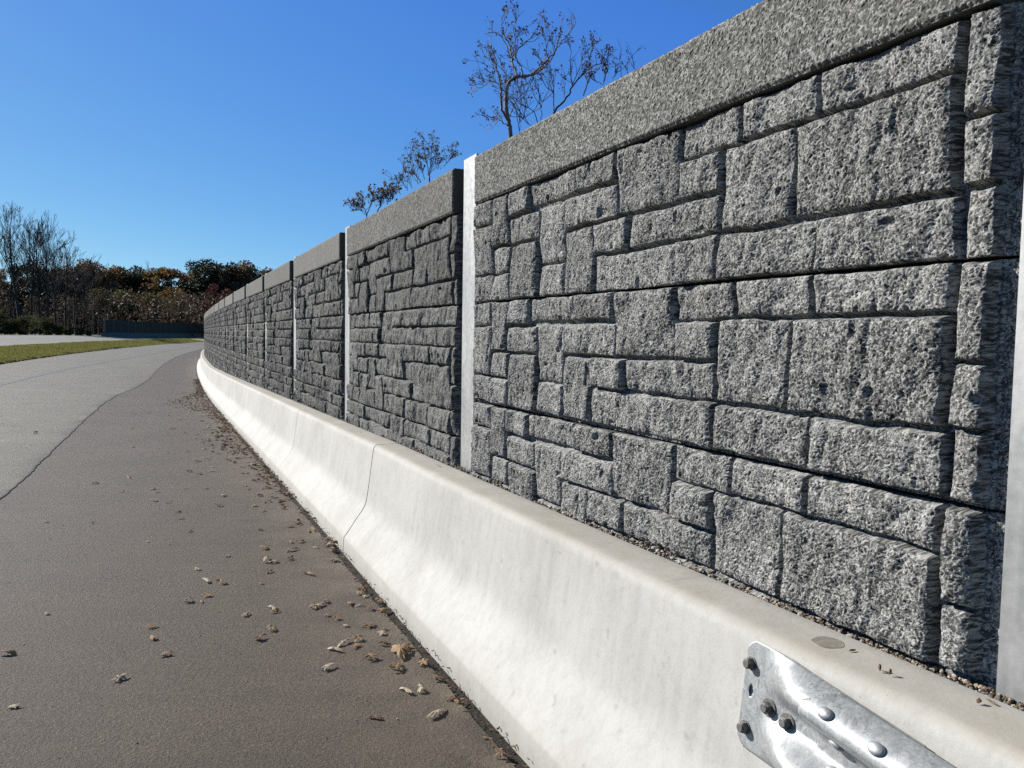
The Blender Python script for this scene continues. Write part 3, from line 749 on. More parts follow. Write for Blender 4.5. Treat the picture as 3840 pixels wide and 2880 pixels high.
near = [  # pixel position in the photograph (2212 wide), width in px, colour, variant, own label
 (16, 1412, 24, 'tan', 3, 'rolled tan leaf at the left edge of the shoulder'), (30, 1526, 26, 'pale', 0, 'pale ragged leaf nearest the lower left of the asphalt'),
 (258, 1466, 36, 'pale', 0, 'large arched pale leaf alone on the open shoulder'), (331, 1378, 22, 'tan', 1, 'small tan leaf standing on its edge up-road from the arched pale leaf'),
 (407, 1297, 26, 'brown', 0, 'brown curled leaf beside a tiny leaf scrap on the shoulder'), (435, 1298, 10, 'tan', 3, 'tiny leaf scrap beside the brown curled leaf'),
 (446, 1253, 26, 'pale', 3, 'thin flat pale leaf lying crosswise on the shoulder'), (319, 1168, 10, 'pale', 2, None), (489, 1200, 18, 'pale', 0, None), (582, 1353, 14, 'pale', 1, None),
 (589, 1313, 24, 'pale', 3, 'pale arched stem-like leaf in the middle of the shoulder'), (565, 1259, 14, 'pale', 2, None), (472, 1091, 18, 'brown', 1, None), (391, 1119, 12, 'brown', 1, None),
 (400, 1053, 10, 'pale', 2, None), (682, 1182, 12, 'pale', 1, None), (680, 1313, 20, 'pale', 0, None), (705, 1299, 24, 'brown', 2, None), (727, 1335, 24, 'tan', 2, None),
 (757, 1303, 26, 'tan', 1, 'yellowish tan leaf first in the row beside the barrier toe'), (777, 1281, 26, 'tan', 0, None), (790, 1287, 20, 'pale', 0, None), (797, 1314, 28, 'brown', 0, None),
 (829, 1318, 32, 'tan', 1, 'upright tan leaf leaning on the barrier toe'), (797, 1351, 36, 'brown', 2, None), (773, 1380, 32, 'tan', 2, None), (742, 1389, 28, 'pale', 3, None),
 (799, 1422, 42, 'tan', 0, 'broad tan leaf with a long stem near the barrier toe'), (866, 1410, 62, 'tan', 1, 'largest wrinkled tan leaf touching the soil strip'), (856, 1445, 48, 'tan', 0, 'arched tan leaf just below the largest wrinkled leaf'),
 (706, 1443, 34, 'pale', 1, 'pale forked leaf standing up on the shoulder'), (915, 1433, 36, 'tan', 2, None), (876, 1491, 32, 'pale', 3, None), (910, 1490, 30, 'pale', 1, None),
 (943, 1467, 36, 'brown', 0, None), (972, 1508, 32, 'brown', 2, None), (945, 1542, 42, 'pale', 3, 'long pale leaf lowest on the soil beside the barrier'), (992, 1514, 26, 'tan', 1, None),
 (810, 1550, 26, 'brown', 3, 'dark forked twig of a leaf on the lower shoulder'), (1082, 1632, 44, 'brown', 0, 'dark brown leaf nearest the camera in the soil strip'), (937, 1395, 22, 'brown', 1, None),
 (830, 1358, 18, 'tan', 2, None), (75, 934, 12, 'pale', 1, 'white looking leaf alone on the grey lane'), (882, 1402, 24, 'tan', 3, None), (770, 1395, 26, 'tan', 1, None), (830, 1392, 20, 'tan', 3, None)]
for px, py, w, c_, v_, lb in near:
    x, y, z, so = on_road(px, py + 3); dist = math.hypot(x, y); size = w / FPX * dist * .48
    put_leaf(x, y, z + .012 * (so[1] < 3.38) * 0, size, c_, v_, lb or 'small %s curled leaf on the shoulder near the barrier toe' % WORD[c_], None if lb else '%s leaves beside the barrier toe' % WORD[c_])
r = np.random.default_rng(12); cnt = 0
while cnt < 235:
    s = 3 + 26 * r.random() ** 1.15; d = r.exponential(.30 + .018 * s)
    o = .50 + d
    if o > 3.1: continue
    c_ = r.choice(['brown', 'tan', 'pale'], p=[.42, .36, .22]); x, y = sxy(s, o); z = float(gz(np.array(s), np.array(o)))
    zone = 'lying against the barrier toe' if d < .25 else 'scattered on the shoulder away from the barrier'
    put_leaf(float(x), float(y), z, .021 + .026 * r.random(), str(c_), int(r.integers(4)), 'small %s leaf %s' % (WORD[str(c_)], zone), '%s leaves %s' % (WORD[str(c_)], zone)); cnt += 1
# drifted litter further off, one soft object
def litter(name, n, sf, of, size, mat, label):
    r = np.random.default_rng(99); s = sf(r, n); o = of(r, n, s); x, y = sxy(s, o); z = gz(s, o) + .004 + .03 * r.random(n) * np.exp(-(o - .5) / .2)
    V = []; k = 6
    for j in range(k):
        a = j * 2 * pi / k + r.random(n); rad = size * (.4 + .8 * r.random(n)); V.append(np.stack([x + rad * np.cos(a) * 1.2, y + rad * np.sin(a), z + .9 * size * (r.random(n) - .2)], 1))
    V = np.stack(V, 1).reshape(-1, 3)
    tri = np.concatenate([np.stack([6 * np.arange(n), 6 * np.arange(n) + j, 6 * np.arange(n) + j + 1], 1) for j in range(1, 5)])
    return tag(link(name, mesh_np(name, V, tri, False), mat), label, 'leaf litter', kind='stuff')
litter('leaf_litter', 1500, lambda r, n: 6 + 33 * r.random(n) ** .75, lambda r, n, s: .48 + np.abs(r.normal(0, .14, n)) + (1.1 * np.exp(-((s - 24) / 4.0) ** 2) + .5 * np.exp(-((s - 13) / 2.5) ** 2)) * r.random(n) ** 1.8, .030, M['leaf_brown'], 'drift of brown leaves piled along the far part of the barrier toe')
litter('leaf_crumbs', 900, lambda r, n: -.4 + 15 * r.random(n), lambda r, n, s: .47 + .11 * r.random(n), .010, M['leaf_brown'], 'broken leaf crumbs in the dark joint beside the barrier toe')
# bits on the barrier top
def bit(name, s, o, L, a, rad, lab, cat, up=.0):
    x, y = sxy(s, o); z = float(zbt(s)) + .004
    b = MB(); n = 5; pts = [(L * (t - .5) * cos(a), L * (t - .5) * sin(a), up * math.sin(t * pi) + .0015 + .002 * random.random()) for t in np.linspace(0, 1, n)]
    b.tube(pts, [rad * q for q in (.5, 1, .9, .8, .4)], 5); ob = link(name, b.mesh(name), M['leaf_brown']); ob.location = (float(x), float(y), z); tag(ob, lab, cat)
bit('twig', .335, .11, .020, .2, .003, 'short dark twig on the barrier top beside the round grout plug', 'twig')
bit('twig', .215, .150, .014, 1.2, .0045, 'dark leaf crumb standing on the barrier top behind the guardrail beam', 'twig', .012)
bit('twig', .185, .148, .012, .7, .003, 'small dark crumb second of the three on the barrier top', 'twig', .012)
bit('twig', -.02, .06, .028, 1.9, .0028, 'thin dark twig on the barrier top near the right post foot', 'twig')
bit('twig', -.01, .09, .012, .4, .005, 'dark crumb on the barrier top below the thin twig by the post', 'twig', .006)
bit('twig', 3.75, .10, .10, -1.2, .003, 'longer twig on the barrier top by the white post', 'twig')
bit('twig', 5.9, .13, .07, -1.2, .003, 'twig on the barrier top just past the open joint', 'twig')

# ------------------------------------------------------------------ far noise wall, house, trailer
ZF = None
def gxy(x, y):
    s_, o_ = so_of(x, y); return float(gz(np.array(min(s_, 285)), np.array(o_)))
fa = np.array([-79.4, 150.0]); fb = np.array([-84.5, 214.0]); fd = fb - fa; fl = np.linalg.norm(fd); fd /= fl; fn = np.array([fd[1], -fd[0]])
fwl = empty('noise_wall', (fa[0], fa[1], gxy(*fa))); fwl.rotation_euler = (0, 0, math.atan2(fd[1], fd[0])); tag(fwl, 'distant dark shaded noise wall across the far road', 'noise wall')
npan = 18; pl = fl / npan
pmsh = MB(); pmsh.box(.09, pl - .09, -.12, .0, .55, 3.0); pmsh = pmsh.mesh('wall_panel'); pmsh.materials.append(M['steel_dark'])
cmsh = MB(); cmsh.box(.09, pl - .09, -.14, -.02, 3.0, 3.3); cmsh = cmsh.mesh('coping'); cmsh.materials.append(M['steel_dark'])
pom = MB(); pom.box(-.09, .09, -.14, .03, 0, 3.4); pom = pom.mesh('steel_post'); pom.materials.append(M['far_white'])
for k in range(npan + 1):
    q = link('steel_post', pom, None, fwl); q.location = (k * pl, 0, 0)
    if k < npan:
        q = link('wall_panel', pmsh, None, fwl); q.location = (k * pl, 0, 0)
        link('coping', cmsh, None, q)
fbm = MB()
for (y0, y1, z0, z1) in ((-.6, -.16, 0, .85),): 
    n = 2; fbm.add([(-2, -.62, -.3), (-2, -.62, .1), (-2, -.36, .42), (-2, -.30, .86), (-2, -.15, .86), (-2, -.15, -.3), (fl + 8, -.62, -.3), (fl + 8, -.62, .1), (fl + 8, -.36, .42), (fl + 8, -.30, .86), (fl + 8, -.15, .86), (fl + 8, -.15, -.3)],
                   [(i, i + 1, i + 7, i + 6) for i in range(5)] + [(0, 1, 2, 3, 4, 5)[::-1], (6, 7, 8, 9, 10, 11)])
fbo = link('traffic_barrier', fbm.mesh('traffic_barrier'), M['far_white']); fbo.location = (fa[0], fa[1], gxy(*fa)); fbo.rotation_euler = fwl.rotation_euler
tag(fbo, 'distant pale barrier at the foot of the far dark noise wall', 'traffic barrier')

hp = at_depth(415, 700, 250); hz = -0.2
house = empty('house', (hp[0], hp[1], hz)); house.rotation_euler = (0, 0, R(8)); tag(house, 'small pale gabled house behind the far noise wall', 'house')
b = MB(); b.box(-4, 4, -4, 4, 0, 3.6); b.add([(-4, -4, 3.6), (4, -4, 3.6), (0, -4, 5.8), (-4, 4, 3.6), (4, 4, 3.6), (0, 4, 5.8)], [(0, 1, 2), (3, 5, 4)]); link('wall', b.mesh('wall'), M['siding'], house)
b = MB(); b.add([(-4.5, -4.4, 3.4), (0, -4.4, 5.98), (0, 4.4, 5.98), (-4.5, 4.4, 3.4)], [(0, 1, 2, 3)]); b.add([(4.5, -4.4, 3.4), (0, -4.4, 5.98), (0, 4.4, 5.98), (4.5, 4.4, 3.4)], [(0, 3, 2, 1)]); link('roof', b.mesh('roof'), M['roofing'], house)
for xx in (-1.9, 1.7):
    b = MB(); b.box(xx - .6, xx + .6, -4.06, -4.0, 1.6, 3.0); link('window', b.mesh('window'), M['dark_glass'], house)
hp2 = at_depth(366, 700, 245); shed = empty('shed', (hp2[0], hp2[1], hz)); tag(shed, 'long low grey roofed shed left of the gabled house', 'shed')
b = MB(); b.box(-5, 5, -2.5, 2.5, 0, 2.8); link('wall', b.mesh('wall'), M['siding'], shed)
b = MB(); b.add([(-5.3, -2.9, 2.7), (5.3, -2.9, 2.7), (5.3, 0, 4.0), (-5.3, 0, 4.0), (5.3, 2.9, 2.7), (-5.3, 2.9, 2.7)], [(0, 1, 2, 3), (3, 2, 4, 5)]); link('roof', b.mesh('roof'), M['siding'], shed)
tp_ = at_depth(283, 700, 215); van = empty('box_trailer', (tp_[0], tp_[1], -.2)); tag(van, 'white box trailer whose roof shows over the far noise wall', 'trailer')
b = MB(); b.box(-1.6, 1.6, -1.1, 1.1, .7, 4.2); link('body', b.mesh('body'), M['white_paint'], van)
for xx in (-.6, .6):
    b = MB(); b.tube([(xx, -1.15, .4), (xx, 1.15, .4)], .4, 14); link('wheel', b.mesh('wheel'), M['bolt'], van)

# ------------------------------------------------------------------ trees
def grow(mb, p, d, L, r, depth, spread, tips, rs, up=.12, k=5, minr=.006, nseg=4, kids=(2, 3), ratio=.72):
    pts = [p.copy()]; rad = [r]; q = p.copy(); dd = d / np.linalg.norm(d)
    for i in range(nseg):
        dd = dd + rs.normal(0, .09, 3) + np.array([0, 0, up * .3]); dd /= np.linalg.norm(dd); q = q + dd * L / nseg; pts.append(q.copy()); rad.append(max(minr, r * (1 - .42 * (i + 1) / nseg)))
    mb.tube(pts, rad, k if depth > 1 else 3, cap=False)
    if depth <= 0: tips.append((q.copy(), dd.copy())); return
    nk = rs.integers(kids[0], kids[1] + 1)
    for j in range(nk):
        a = rs.random() * 2 * pi; s_ = spread * (.6 + .7 * rs.random()); ax = np.cross(dd, [cos(a), sin(a), .3]); ax /= np.linalg.norm(ax) + 1e-9
        nd = dd * cos(s_) + ax * sin(s_); nd[2] += up
        ii = nseg if j == 0 else rs.integers(max(1, nseg // 2), nseg + 1)
        grow(mb, pts[ii], nd, L * ratio * (.75 + .4 * rs.random()), rad[ii] * (.82 if j == 0 else .6), depth - 1, spread, tips, rs, up, k, minr, max(2, nseg - 1), kids, ratio)
def clumps(centers, n_per, rad, size, rs, flat=1.0):
    C = np.asarray(centers); n = len(C) * n_per; c = np.repeat(C, n_per, 0)
    off = rs.normal(0, 1, (n, 3)); off *= (rad * rs.random((n, 1)) ** .4) / (np.linalg.norm(off, axis=1, keepdims=True) + 1e-9); off[:, 2] *= flat
    p = c + off; a = rs.normal(0, 1, (n, 3)); a /= np.linalg.norm(a, axis=1, keepdims=True); b_ = np.cross(a, rs.normal(0, 1, (n, 3))); b_ /= np.linalg.norm(b_, axis=1, keepdims=True) + 1e-9
    s_ = size * (.5 + rs.random((n, 1)))
    V = np.stack([p - a * s_, p + b_ * s_ * .55, p + a * s_, p - b_ * s_ * .55], 1).reshape(-1, 3)
    return V, np.arange(4 * n).reshape(-1, 4)
def bare_tree_meshes(seed, H, trunk_r, clear=.42, depth=5, spread=.36, leafy=0, minr=.02):
    rs = np.random.default_rng(seed); mb = MB(); tips = []
    n = 9; pts = [np.array([0, 0, -.4])]; dd = np.array([0, 0, 1.])
    for i in range(n): dd = dd + np.array([rs.normal(0, .03), rs.normal(0, .03), 0]); pts.append(pts[-1] + dd / np.linalg.norm(dd) * (H * .8 + .4) / n)
    rad = [trunk_r * (1 - .75 * i / n) for i in range(n + 1)]; mb.tube(pts, rad, 7, cap=False)
    me_t = mb.mesh('trunk', True)
    cb = MB(); i0 = int(n * clear)
    for i in range(i0, n + 1):
        for j in range(3 if i < n else 4):
            a = rs.random() * 2 * pi; d = np.array([cos(a) * .62, sin(a) * .62, .95 + .3 * i / n]); f = 1.5 - .95 * (i - i0) / (n - i0 + .01)
            grow(cb, pts[i] * 1.0, d, H * .15 * f * (.7 + .5 * rs.random()), rad[i] * .5, depth - 2 if i < n else depth - 2, spread, tips, rs, .16, 4, minr, 4)
    me_c = cb.mesh('crown', True)
    leaf = None
    if leafy:
        P = np.array([t[0] for t in tips]); V, F = clumps(P, leafy, .35, .12, rs); leaf = mesh_np('foliage', V, F, False)
    return me_t, me_c, leaf
BT = [bare_tree_meshes(50 + i, H, tr, cl, 5, sp, 0, .028) for i, (H, tr, cl, sp) in enumerate([(27, .34, .40, .36), (24, .28, .46, .32), (22, .26, .42, .42), (18, .22, .5, .30)])]
for t_, c_, _ in BT: t_.materials.append(M['bark']); c_.materials.append(M['bark'])
def put_bare(px, Y, var, H, label, base_py=727):
    p = at_depth(px, base_py, Y); z = gxy(p[0], p[1]); H0 = [27, 24, 22, 18][var]; f = H / H0
    e = empty('bare_tree', (p[0], p[1], z - .2), random.uniform(0, 6.28)); e.scale = (f, f, f)
    tag(e, label, 'tree', 'tall bare trees beside the far road'); link('trunk', BT[var][0], None, e); link('crown', BT[var][1], None, e)
bare = [(-24, 168, 1, 26, 'tall bare tree partly cut by the left edge of the picture'), (43, 158, 0, 27.5, 'tallest bare tree with the wide forked crown at far left'), (22, 172, 2, 23, 'thin bare tree just left of the tallest one'),
        (68, 166, 1, 25, 'slim bare tree just right of the tallest one'), (87, 162, 1, 24.5, 'straight bare tree between the two widest bare crowns'), (104, 160, 2, 24, 'second widest bare tree with upswept branches'),
        (122, 176, 3, 20, 'dark thin trunk behind the second widest bare tree'), (141, 168, 2, 21.5, 'pale topped bare tree at the right end of the tall group'), (163, 172, 3, 16, 'shorter bare trunk right of the tall bare group'),
        (187, 190, 3, 13, 'thin bare trunk near the start of the far noise wall'), (196, 215, 3, 21, 'bare top poking above the brown ridge trees')]
bare += [(318, 262, 3, 23, 'bare twig top on the ridge left of the orange crowns'), (330, 268, 2, 24, 'bare fan shaped top on the ridge close to the orange crowns'), (428, 270, 2, 25, 'bare fan shaped top right of the orange crowns'), (440, 275, 3, 26, 'thin bare top beside the lumpy dark crown'), (505, 262, 3, 24, 'bare twig top on the ridge right of the lumpy dark crown')]
for a in bare: put_bare(*a)

def crown_tree(seed, H, W, nl, size, clumpn, low=.12, conif=False):
    rs = np.random.default_rng(seed); cs = []
    for i in range(clumpn):
        t = rs.random(); zz = low + (1 - low) * t
        if conif: rr = (1 - t) * .95 + .06
        else: rr = math.sqrt(max(.03, 1 - ((zz - (low + .62 * (1 - low)) + .05) / (.62 * (1 - low) + .08)) ** 2))
        a = rs.random() * 2 * pi; q = rr * W / 2 * rs.random() ** .45
        cs.append((q * cos(a), q * sin(a), zz * H * (.93 + .1 * rs.random())))
    V, F = clumps(cs, nl, W * .17, size, rs, .8)
    tb = MB(); tb.tube([(0, 0, -.5), (.1, 0, H * .3), (0, .1, H * .62), (0, 0, H * .85)], [H * .018, H * .015, H * .009, H * .003], 6, cap=False)
    for j in range(9):
        z0 = H * (.25 + .06 * j); c = cs[rs.integers(len(cs))]; tb.tube([(0, 0, z0), ((c[0]) * .5, c[1] * .5, (z0 + c[2]) / 2 + .4), c], [H * .006, H * .004, H * .0015], 4, cap=False)
    return mesh_np('crown', V, F, False), tb.mesh('trunk', True)
CT = {}
for i, (key, mats_) in enumerate({'round': (18, 13, 150, .34, 60, .14, False), 'tall': (20, 10, 130, .32, 60, .1, False), 'wide': (14, 14, 140, .32, 60, .06, False), 'conifer': (14, 8, 140, .3, 60, .03, True), 'loose': (17, 10, 50, .26, 46, .15, False)}.items()):
    H_, W_, nl_, sz_, cn_, lo_, cf_ = mats_; c_, t_ = crown_tree(70 + i, H_, W_, nl_, sz_, cn_, lo_, cf_); t_.materials.append(M['bark']); CT[key] = (c_, t_, H_)
CM = {}
def put_crown(name, px, Y, top_py, shape, mat, label, group='autumn wood behind the far road', zb=None):
    p = at_depth(px, 727, Y); z = gxy(p[0], p[1]) if zb is None else zb
    top = at_depth(px, top_py, Y)[2]; H = top - z; c_, t_, H0 = CT[shape]; f = H / H0
    if (shape, mat) not in CM: m_ = c_.copy(); m_.materials.clear(); m_.materials.append(M[mat]); CM[shape, mat] = m_
    e = empty(name, (p[0], p[1], z), random.uniform(0, 6.28)); e.scale = (f, f, f); tag(e, label, 'tree', group); link('trunk', t_, None, e); link('crown', CM[shape, mat], None, e)
wood = [(-30, 215, 600, 'round', 'fol_brown', 'brown leaved tree at the left picture edge behind the bare trunks'), (15, 225, 596, 'round', 'fol_rust', 'rusty tree behind the tallest bare tree'), (60, 220, 575, 'tall', 'fol_dark', 'dark evergreen crown behind the bare trunks at left'),
        (95, 232, 580, 'round', 'fol_dark', 'dark evergreen crown behind the second widest bare tree'), (130, 225, 590, 'round', 'fol_brown', 'brown tree right behind the bare group'), (165, 235, 577, 'round', 'fol_rust', 'dark rust topped tree left of the ridge dip'),
        (190, 240, 580, 'tall', 'fol_brown', 'brown crown on the ridge above the start of the far wall'), (215, 245, 578, 'round', 'fol_rust', 'rust crown on the ridge above the far wall end'), (240, 250, 588, 'round', 'fol_brown', 'brown crown on the ridge next to dark round crowns'),
        (265, 255, 587, 'round', 'fol_dark', 'dark round crown on the ridge line, left of a pair'), (292, 255, 586, 'round', 'fol_dark', 'dark round crown on the ridge line, right of a pair'), (318, 258, 584, 'loose', 'fol_brown', 'thin half bare tree on the ridge beside the orange crowns'),
        (345, 250, 582, 'tall', 'fol_orange', 'tall orange tree left of the two on the ridge'), (372, 255, 584, 'tall', 'fol_rust', 'rusty orange tree right of the two on the ridge'), (398, 258, 592, 'tall', 'fol_rust', 'rust tree on the ridge left of the bare twigs'),
        (425, 262, 576, 'loose', 'fol_brown', 'half bare brown tree on the ridge right of the orange ones'), (455, 250, 578, 'round', 'fol_dark', 'tall dark crown with the lumpy top on the ridge'), (485, 250, 574, 'round', 'fol_dark', 'darkest high crown on the ridge near the wall'),
        (515, 245, 578, 'tall', 'fol_brown', 'brown crown above the far end of the stone wall'), (548, 250, 582, 'round', 'fol_rust', 'rust brown crown last before the stone wall hides the ridge'), (580, 255, 588, 'round', 'fol_dark', 'dark crown half hidden by the stone wall coping'),
        (150, 195, 640, 'loose', 'fol_brown', 'low brown scrubby tree under the bare trunks'), (205, 205, 640, 'loose', 'fol_brown', 'scrubby brown tree at the left end of the far wall'), (240, 215, 632, 'wide', 'fol_olive', 'olive tree rising left behind the far wall'),
        (282, 222, 645, 'conifer', 'fol_dark', 'small dark pointed evergreen behind the far wall'), (262, 225, 655, 'conifer', 'fol_dark', 'left dark cone shaped evergreen over the far wall'), (312, 225, 640, 'wide', 'fol_olive', 'pale olive tree above the white trailer'),
        (292, 216, 668, 'conifer', 'fol_dark', 'low black looking evergreen right behind the far wall'), (350, 226, 650, 'wide', 'fol_olive', 'wide olive tree above the grey shed'), (382, 240, 628, 'round', 'fol_orange', 'yellow orange tree below the orange ridge crowns'),
        (385, 268, 640, 'wide', 'fol_olive', 'olive green tree left of the gabled house'), (420, 268, 645, 'round', 'fol_olive', 'olive green tree right behind the gabled house'), (410, 262, 625, 'round', 'fol_dark', 'dark evergreen below the half bare ridge tree'),
        (470, 232, 625, 'round', 'fol_red', 'dull red tree just left of the stone wall coping'), (445, 250, 660, 'round', 'fol_dark', 'dark green tree where the stone wall bends out of view'), (500, 240, 640, 'wide', 'fol_brown', 'brown tree tucked behind the stone wall end'),
        (330, 262, 615, 'round', 'fol_dark', 'dark crown under the orange ridge trees'), (225, 232, 620, 'round', 'fol_brown', 'brown crown behind the olive tree at the far wall')]
for px, Y, tp, sh, mt, lb in wood: put_crown('conifer_tree' if sh == 'conifer' else 'autumn_tree', px, Y, tp, sh, mt, lb)
# shrubs at the foot of the bare trees
shr = [(-10, 150, 672, 'wide', 'fol_green', 'big dark green shrub at the left picture edge'), (22, 148, 690, 'wide', 'fol_green', 'low shrub below the tallest bare tree'), (55, 150, 684, 'wide', 'fol_green', 'shrub right of the tallest bare trunk'),
       (75, 147, 680, 'loose', 'fol_olive', 'yellow green bush lit between the bare trunks'), (100, 150, 688, 'wide', 'fol_green', 'shrub under the second widest bare tree'), (128, 150, 702, 'wide', 'fol_green', 'low dark shrub right of the lit bush'),
       (150, 150, 706, 'wide', 'fol_green', 'low dark shrub left of the rounded black one'), (172, 150, 704, 'wide', 'fol_dark', 'rounded black shrub near the far wall'), (192, 150, 712, 'wide', 'fol_green', 'small shrub nearest the far wall end'), (-60, 150, 660, 'wide', 'fol_green', 'dark shrub beyond the left picture edge')]
for px, Y, tp, sh, mt, lb in shr: put_crown('shrub', px, Y, tp, sh, mt, lb, 'shrubs at the foot of the bare trees')
# undergrowth of the wood: uncountable
rs = np.random.default_rng(5); cs = []
for i in range(760):
    px = rs.uniform(-120, 620); Y = rs.uniform(195, 300); p = at_depth(px, 727, Y); h = rs.uniform(0, 1)
    cs.append((p[0], p[1], -.3 + h * (9 + 4 * rs.random())))
V, F = clumps(cs, 80, 3.4, .38, rs, .8); tag(link('undergrowth', mesh_np('undergrowth', V, F, False), M['fol_brown']), 'dark brown undergrowth filling the wood below the ridge crowns', 'undergrowth', kind='stuff')
b = MB(); cs2 = []
rs = np.random.default_rng(8)
for i in range(170):
    px = rs.uniform(-60, 240); Y = rs.uniform(165, 235); p = at_depth(px, 727, Y); z0 = -.4; H = rs.uniform(6, 13)
    b.tube([(p[0], p[1], z0), (p[0] + rs.normal(0, .3), p[1], z0 + H * .5), (p[0] + rs.normal(0, .7), p[1], z0 + H)], [.09, .06, .02], 4, cap=False)
    for j in range(5):
        zz = z0 + H * rs.uniform(.35, .95); b.tube([(p[0], p[1], zz), (p[0] + rs.normal(0, .8), p[1], zz + rs.uniform(.5, 1.6))], [.03, .012], 3, cap=False)
tag(link('saplings', b.mesh('saplings', True), M['bark']), 'thicket of thin bare saplings among the far trunks', 'saplings', kind='stuff')

# trees behind the near wall, their limbs drawn in real depth
def limb_tree(name, polys, conv, Y, r0, twigs, leafn, leafsize, mat_b, mat_l, label, seed, zground, twl=1.0):
    rs = np.random.default_rng(seed); tb = MB(); cb = MB(); tips = []; base = None
    for k, (poly, ra, rb) in enumerate(polys):
        ra *= .8; rb *= .8; n = len(poly); P = []
        dep = 0 if k == 0 else rs.normal(0, .45)
        for i, q in enumerate(poly):
            px, py = conv(*q); P.append(at_depth(px, py, Y + dep * min(1, i / 2.0) + rs.normal(0, .04)))
        P = np.array(P)
        if k == 0: base = np.array([P[0][0] + .25, P[0][1], zground]); P = np.concatenate([[base], P])
        # smooth resample
        t = np.linspace(0, len(P) - 1, len(P) * 4); Q = np.stack([np.interp(t, np.arange(len(P)), P[:, c]) for c in range(3)], 1)
        for _ in range(3): Q[1:-1] = (Q[:-2] + 2 * Q[1:-1] + Q[2:]) / 4
        Q[1:-1] += rs.normal(0, .012, Q[1:-1].shape)
        (tb if k == 0 else cb).tube(Q, np.linspace(ra, rb, len(Q)), 7 if k == 0 else 5, cap=False)
        if k == 0 : Qs = Q[int(len(Q) * .55):]
        else: Qs = Q[int(len(Q) * .15):]
        for j in range(max(2, int(twigs * len(Qs) / 8))):
            i = rs.integers(len(Qs)); tan = Qs[min(i + 1, len(Qs) - 1)] - Qs[max(i - 1, 0)]; tan /= np.linalg.norm(tan) + 1e-9
            d = tan * .8 + rs.normal(0, .5, 3) + np.array([0, 0, .45]); tp = []
            grow(cb, Qs[i], d, twl * rs.uniform(.3, .7), .012, 2, .45, tp, rs, .15, 3, .005, 3, (1, 3), .75)
            tips += tp
        tips.append((Q[-1], Q[-1]))
    e = empty(name, tuple(base)); tag(e, label, 'tree')
    for mb_, nm in ((tb, 'trunk'), (cb, 'crown')):
        for v in mb_.v: v -= base
        link(nm, mb_.mesh(nm, True), mat_b, e)
    P = np.array([t[0] for t in tips]) - base; sel = rs.random(len(P)) < .62
    V, F = clumps(P[sel], leafn, .09, leafsize, rs); link('foliage', mesh_np('foliage', V, F, False), mat_l, e)
cvA = lambda x, y: ((1700 + x / 2.765) / 1.736, (y / 2.765) / 1.736)
polA = [([(610, 1400), (580, 1300), (560, 1200), (548, 1080), (548, 960), (565, 860), (640, 800), (730, 795)], .085, .05),
        ([(730, 795), (820, 770), (900, 700), (980, 620), (1060, 520), (1120, 430), (1200, 350), (1270, 240)], .045, .010), ([(730, 795), (840, 775), (930, 705), (1010, 620), (1070, 520), (1110, 330), (1120, 230)], .04, .009),
        ([(680, 785), (620, 690), (600, 600), (590, 480), (540, 380), (500, 300), (495, 170)], .038, .008), ([(605, 600), (650, 520), (740, 440), (830, 360), (900, 220)], .026, .007), ([(720, 780), (700, 670), (650, 620), (640, 480), (640, 300), (650, 220)], .024, .007),
        ([(565, 1250), (500, 1130), (490, 980), (485, 860), (460, 740), (430, 650), (400, 600), (310, 585)], .05, .009), ([(490, 880), (440, 850), (380, 840), (300, 820), (210, 785)], .02, .006), ([(440, 850), (330, 850), (190, 890)], .014, .006), ([(380, 855), (260, 920), (190, 975)], .013, .006),
        ([(460, 740), (420, 700), (300, 660)], .014, .006), ([(450, 640), (420, 560), (390, 480)], .014, .006), ([(490, 880), (560, 830), (600, 790)], .02, .010), ([(590, 1200), (640, 1060), (700, 980), (790, 930), (890, 920)], .024, .007),
        ([(640, 1060), (740, 1020)], .012, .006), ([(560, 1310), (480, 1240), (420, 1220), (345, 1220)], .018, .006), ([(480, 1240), (430, 1300), (390, 1330)], .01, .005), ([(590, 590), (540, 430), (440, 320), (370, 350)], .022, .007),
        ([(600, 560), (590, 400), (600, 240)], .016, .006), ([(560, 800), (500, 700), (480, 560)], .014, .006), ([(980, 620), (960, 450), (920, 350)], .016, .006), ([(930, 690), (880, 560), (840, 530)], .014, .006), ([(1070, 520), (1000, 400), (980, 260)], .014, .006), ([(600, 480), (700, 330), (760, 260)], .014, .006)]
limb_tree('crooked_tree', polA, cvA, 22.0, .1, 3.2, 3, .035, M['bark_pale'], M['fol_dry'], 'crooked pale barked tree with sparse brown leaves above the stone wall', 31, .8, .36)
polB = [([(1000, 1190), (1100, 1090), (1190, 1010), (1230, 890), (1340, 770), (1430, 690), (1560, 650), (1610, 570)], .05, .009), ([(1040, 1150), (1040, 950), (1010, 740), (1000, 640)], .022, .007), ([(1230, 890), (1215, 700), (1215, 450)], .024, .007), ([(1400, 700), (1410, 600), (1440, 460)], .018, .006),
        ([(1350, 990), (1400, 820), (1470, 740), (1600, 660)], .026, .007), ([(1040, 960), (960, 900), (880, 750)], .016, .006), ([(1560, 870), (1590, 760), (1600, 560)], .018, .006), ([(1240, 870), (1330, 640), (1380, 540)], .018, .006), ([(1550, 880), (1450, 830), (1420, 800)], .012, .006), ([(1650, 820), (1690, 740)], .012, .006), ([(1150, 1010), (1160, 800)], .012, .006)]
limb_tree('leaning_tree', polB, cvA, 23.5, .08, 6, 3, .033, M['bark'], M['fol_dry'], 'leaning thin tree with brown leaf tufts right of the crooked pale tree', 32, .8, .34)
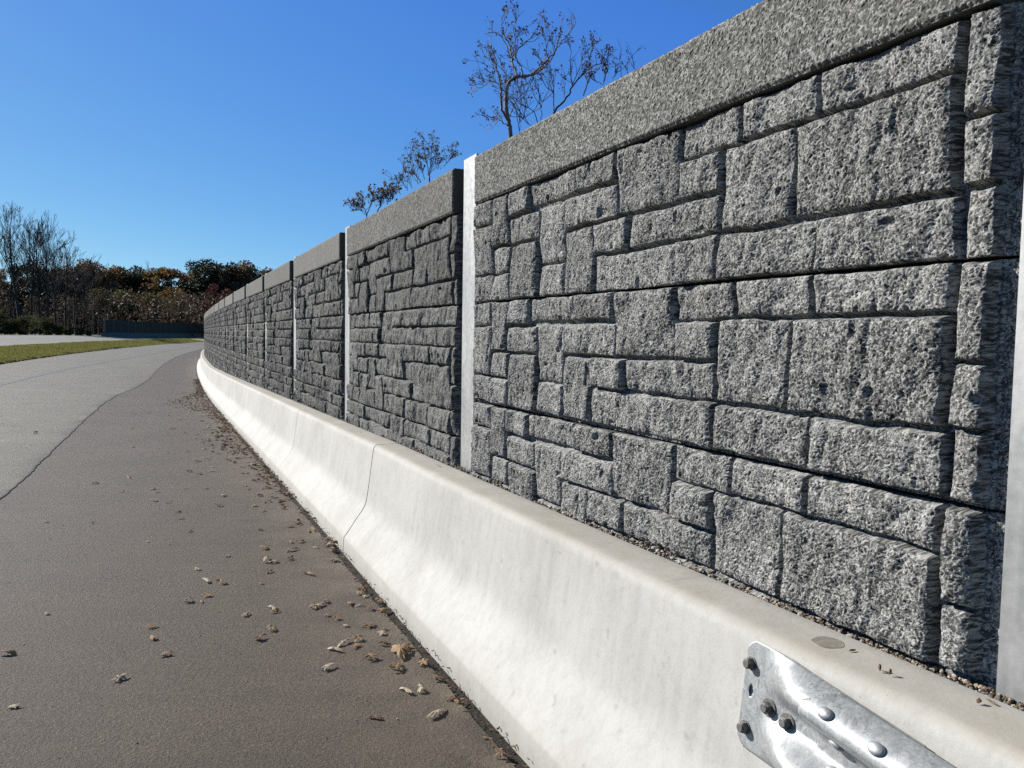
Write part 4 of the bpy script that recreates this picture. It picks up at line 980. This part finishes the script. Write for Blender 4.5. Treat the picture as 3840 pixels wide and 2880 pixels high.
polB2 = [([(900, 1260), (820, 1150), (750, 1090), (650, 1080)], .02, .006), ([(910, 1240), (910, 1100), (930, 1040)], .014, .005), ([(800, 1300), (720, 1230), (690, 1200)], .012, .005), ([(690, 1390), (685, 1290), (740, 1180)], .012, .005)]
limb_tree('sapling', polB2, cvA, 20.5, .03, 5, 3, .030, M['bark'], M['fol_dry'], 'small twiggy sapling between the crooked trunk and the wall top', 33, .8)
polB3 = [([(1740, 790), (1735, 700), (1722, 610)], .014, .004), ([(1800, 760), (1805, 680), (1806, 620)], .012, .004), ([(1880, 720), (1875, 640)], .010, .004)]
limb_tree('sapling', polB3, cvA, 21, .02, 2, 2, .028, M['bark'], M['fol_dry'], 'pair of thin upright twig tips at the right along the wall top', 34, .8, .5)
cvC = lambda x, y: ((1240 + x / 3.687) / 1.736, (500 + y / 3.687) / 1.736)
polC = [([(1370, 640), (1370, 520), (1385, 380), (1400, 180)], .05, .008), ([(1365, 600), (1330, 440), (1300, 220)], .025, .007), ([(1240, 680), (1160, 560), (1100, 420), (1105, 300)], .028, .007), ([(1060, 790), (1000, 680), (940, 600)], .02, .006), ([(1210, 700), (1190, 620), (1220, 330)], .02, .006),
        ([(1390, 500), (1450, 380), (1440, 220)], .018, .006), ([(1480, 500), (1500, 400), (1560, 340)], .016, .006), ([(1560, 460), (1640, 360), (1680, 320)], .014, .005), ([(1130, 760), (1060, 640), (1030, 540)], .018, .006), ([(1300, 640), (1260, 480), (1200, 400)], .018, .006), ([(960, 850), (940, 760), (900, 720)], .014, .005)]
limb_tree('twiggy_tree', polC, cvC, 30, .08, 7, 3, .045, M['bark_pale'], M['fol_yel'], 'round topped twiggy tree with yellowish leaves above the second bay of the wall', 35, .5, .55)
polD = [([(500, 1140), (480, 1060), (430, 1000)], .03, .008), ([(500, 1140), (550, 1000), (590, 920)], .026, .008), ([(640, 1080), (700, 980), (690, 890)], .026, .008), ([(780, 980), (800, 900), (770, 860)], .022, .008), ([(470, 1120), (420, 1060), (340, 1060)], .014, .005), ([(850, 920), (870, 870)], .014, .006)]
limb_tree('leafy_tree', polD, cvC, 28, .06, 8, 5, .045, M['bark'], M['fol_rust'], 'low brown leafy crown just above the wall left of the twiggy tree', 36, .5, .42)

calibrate(.523)
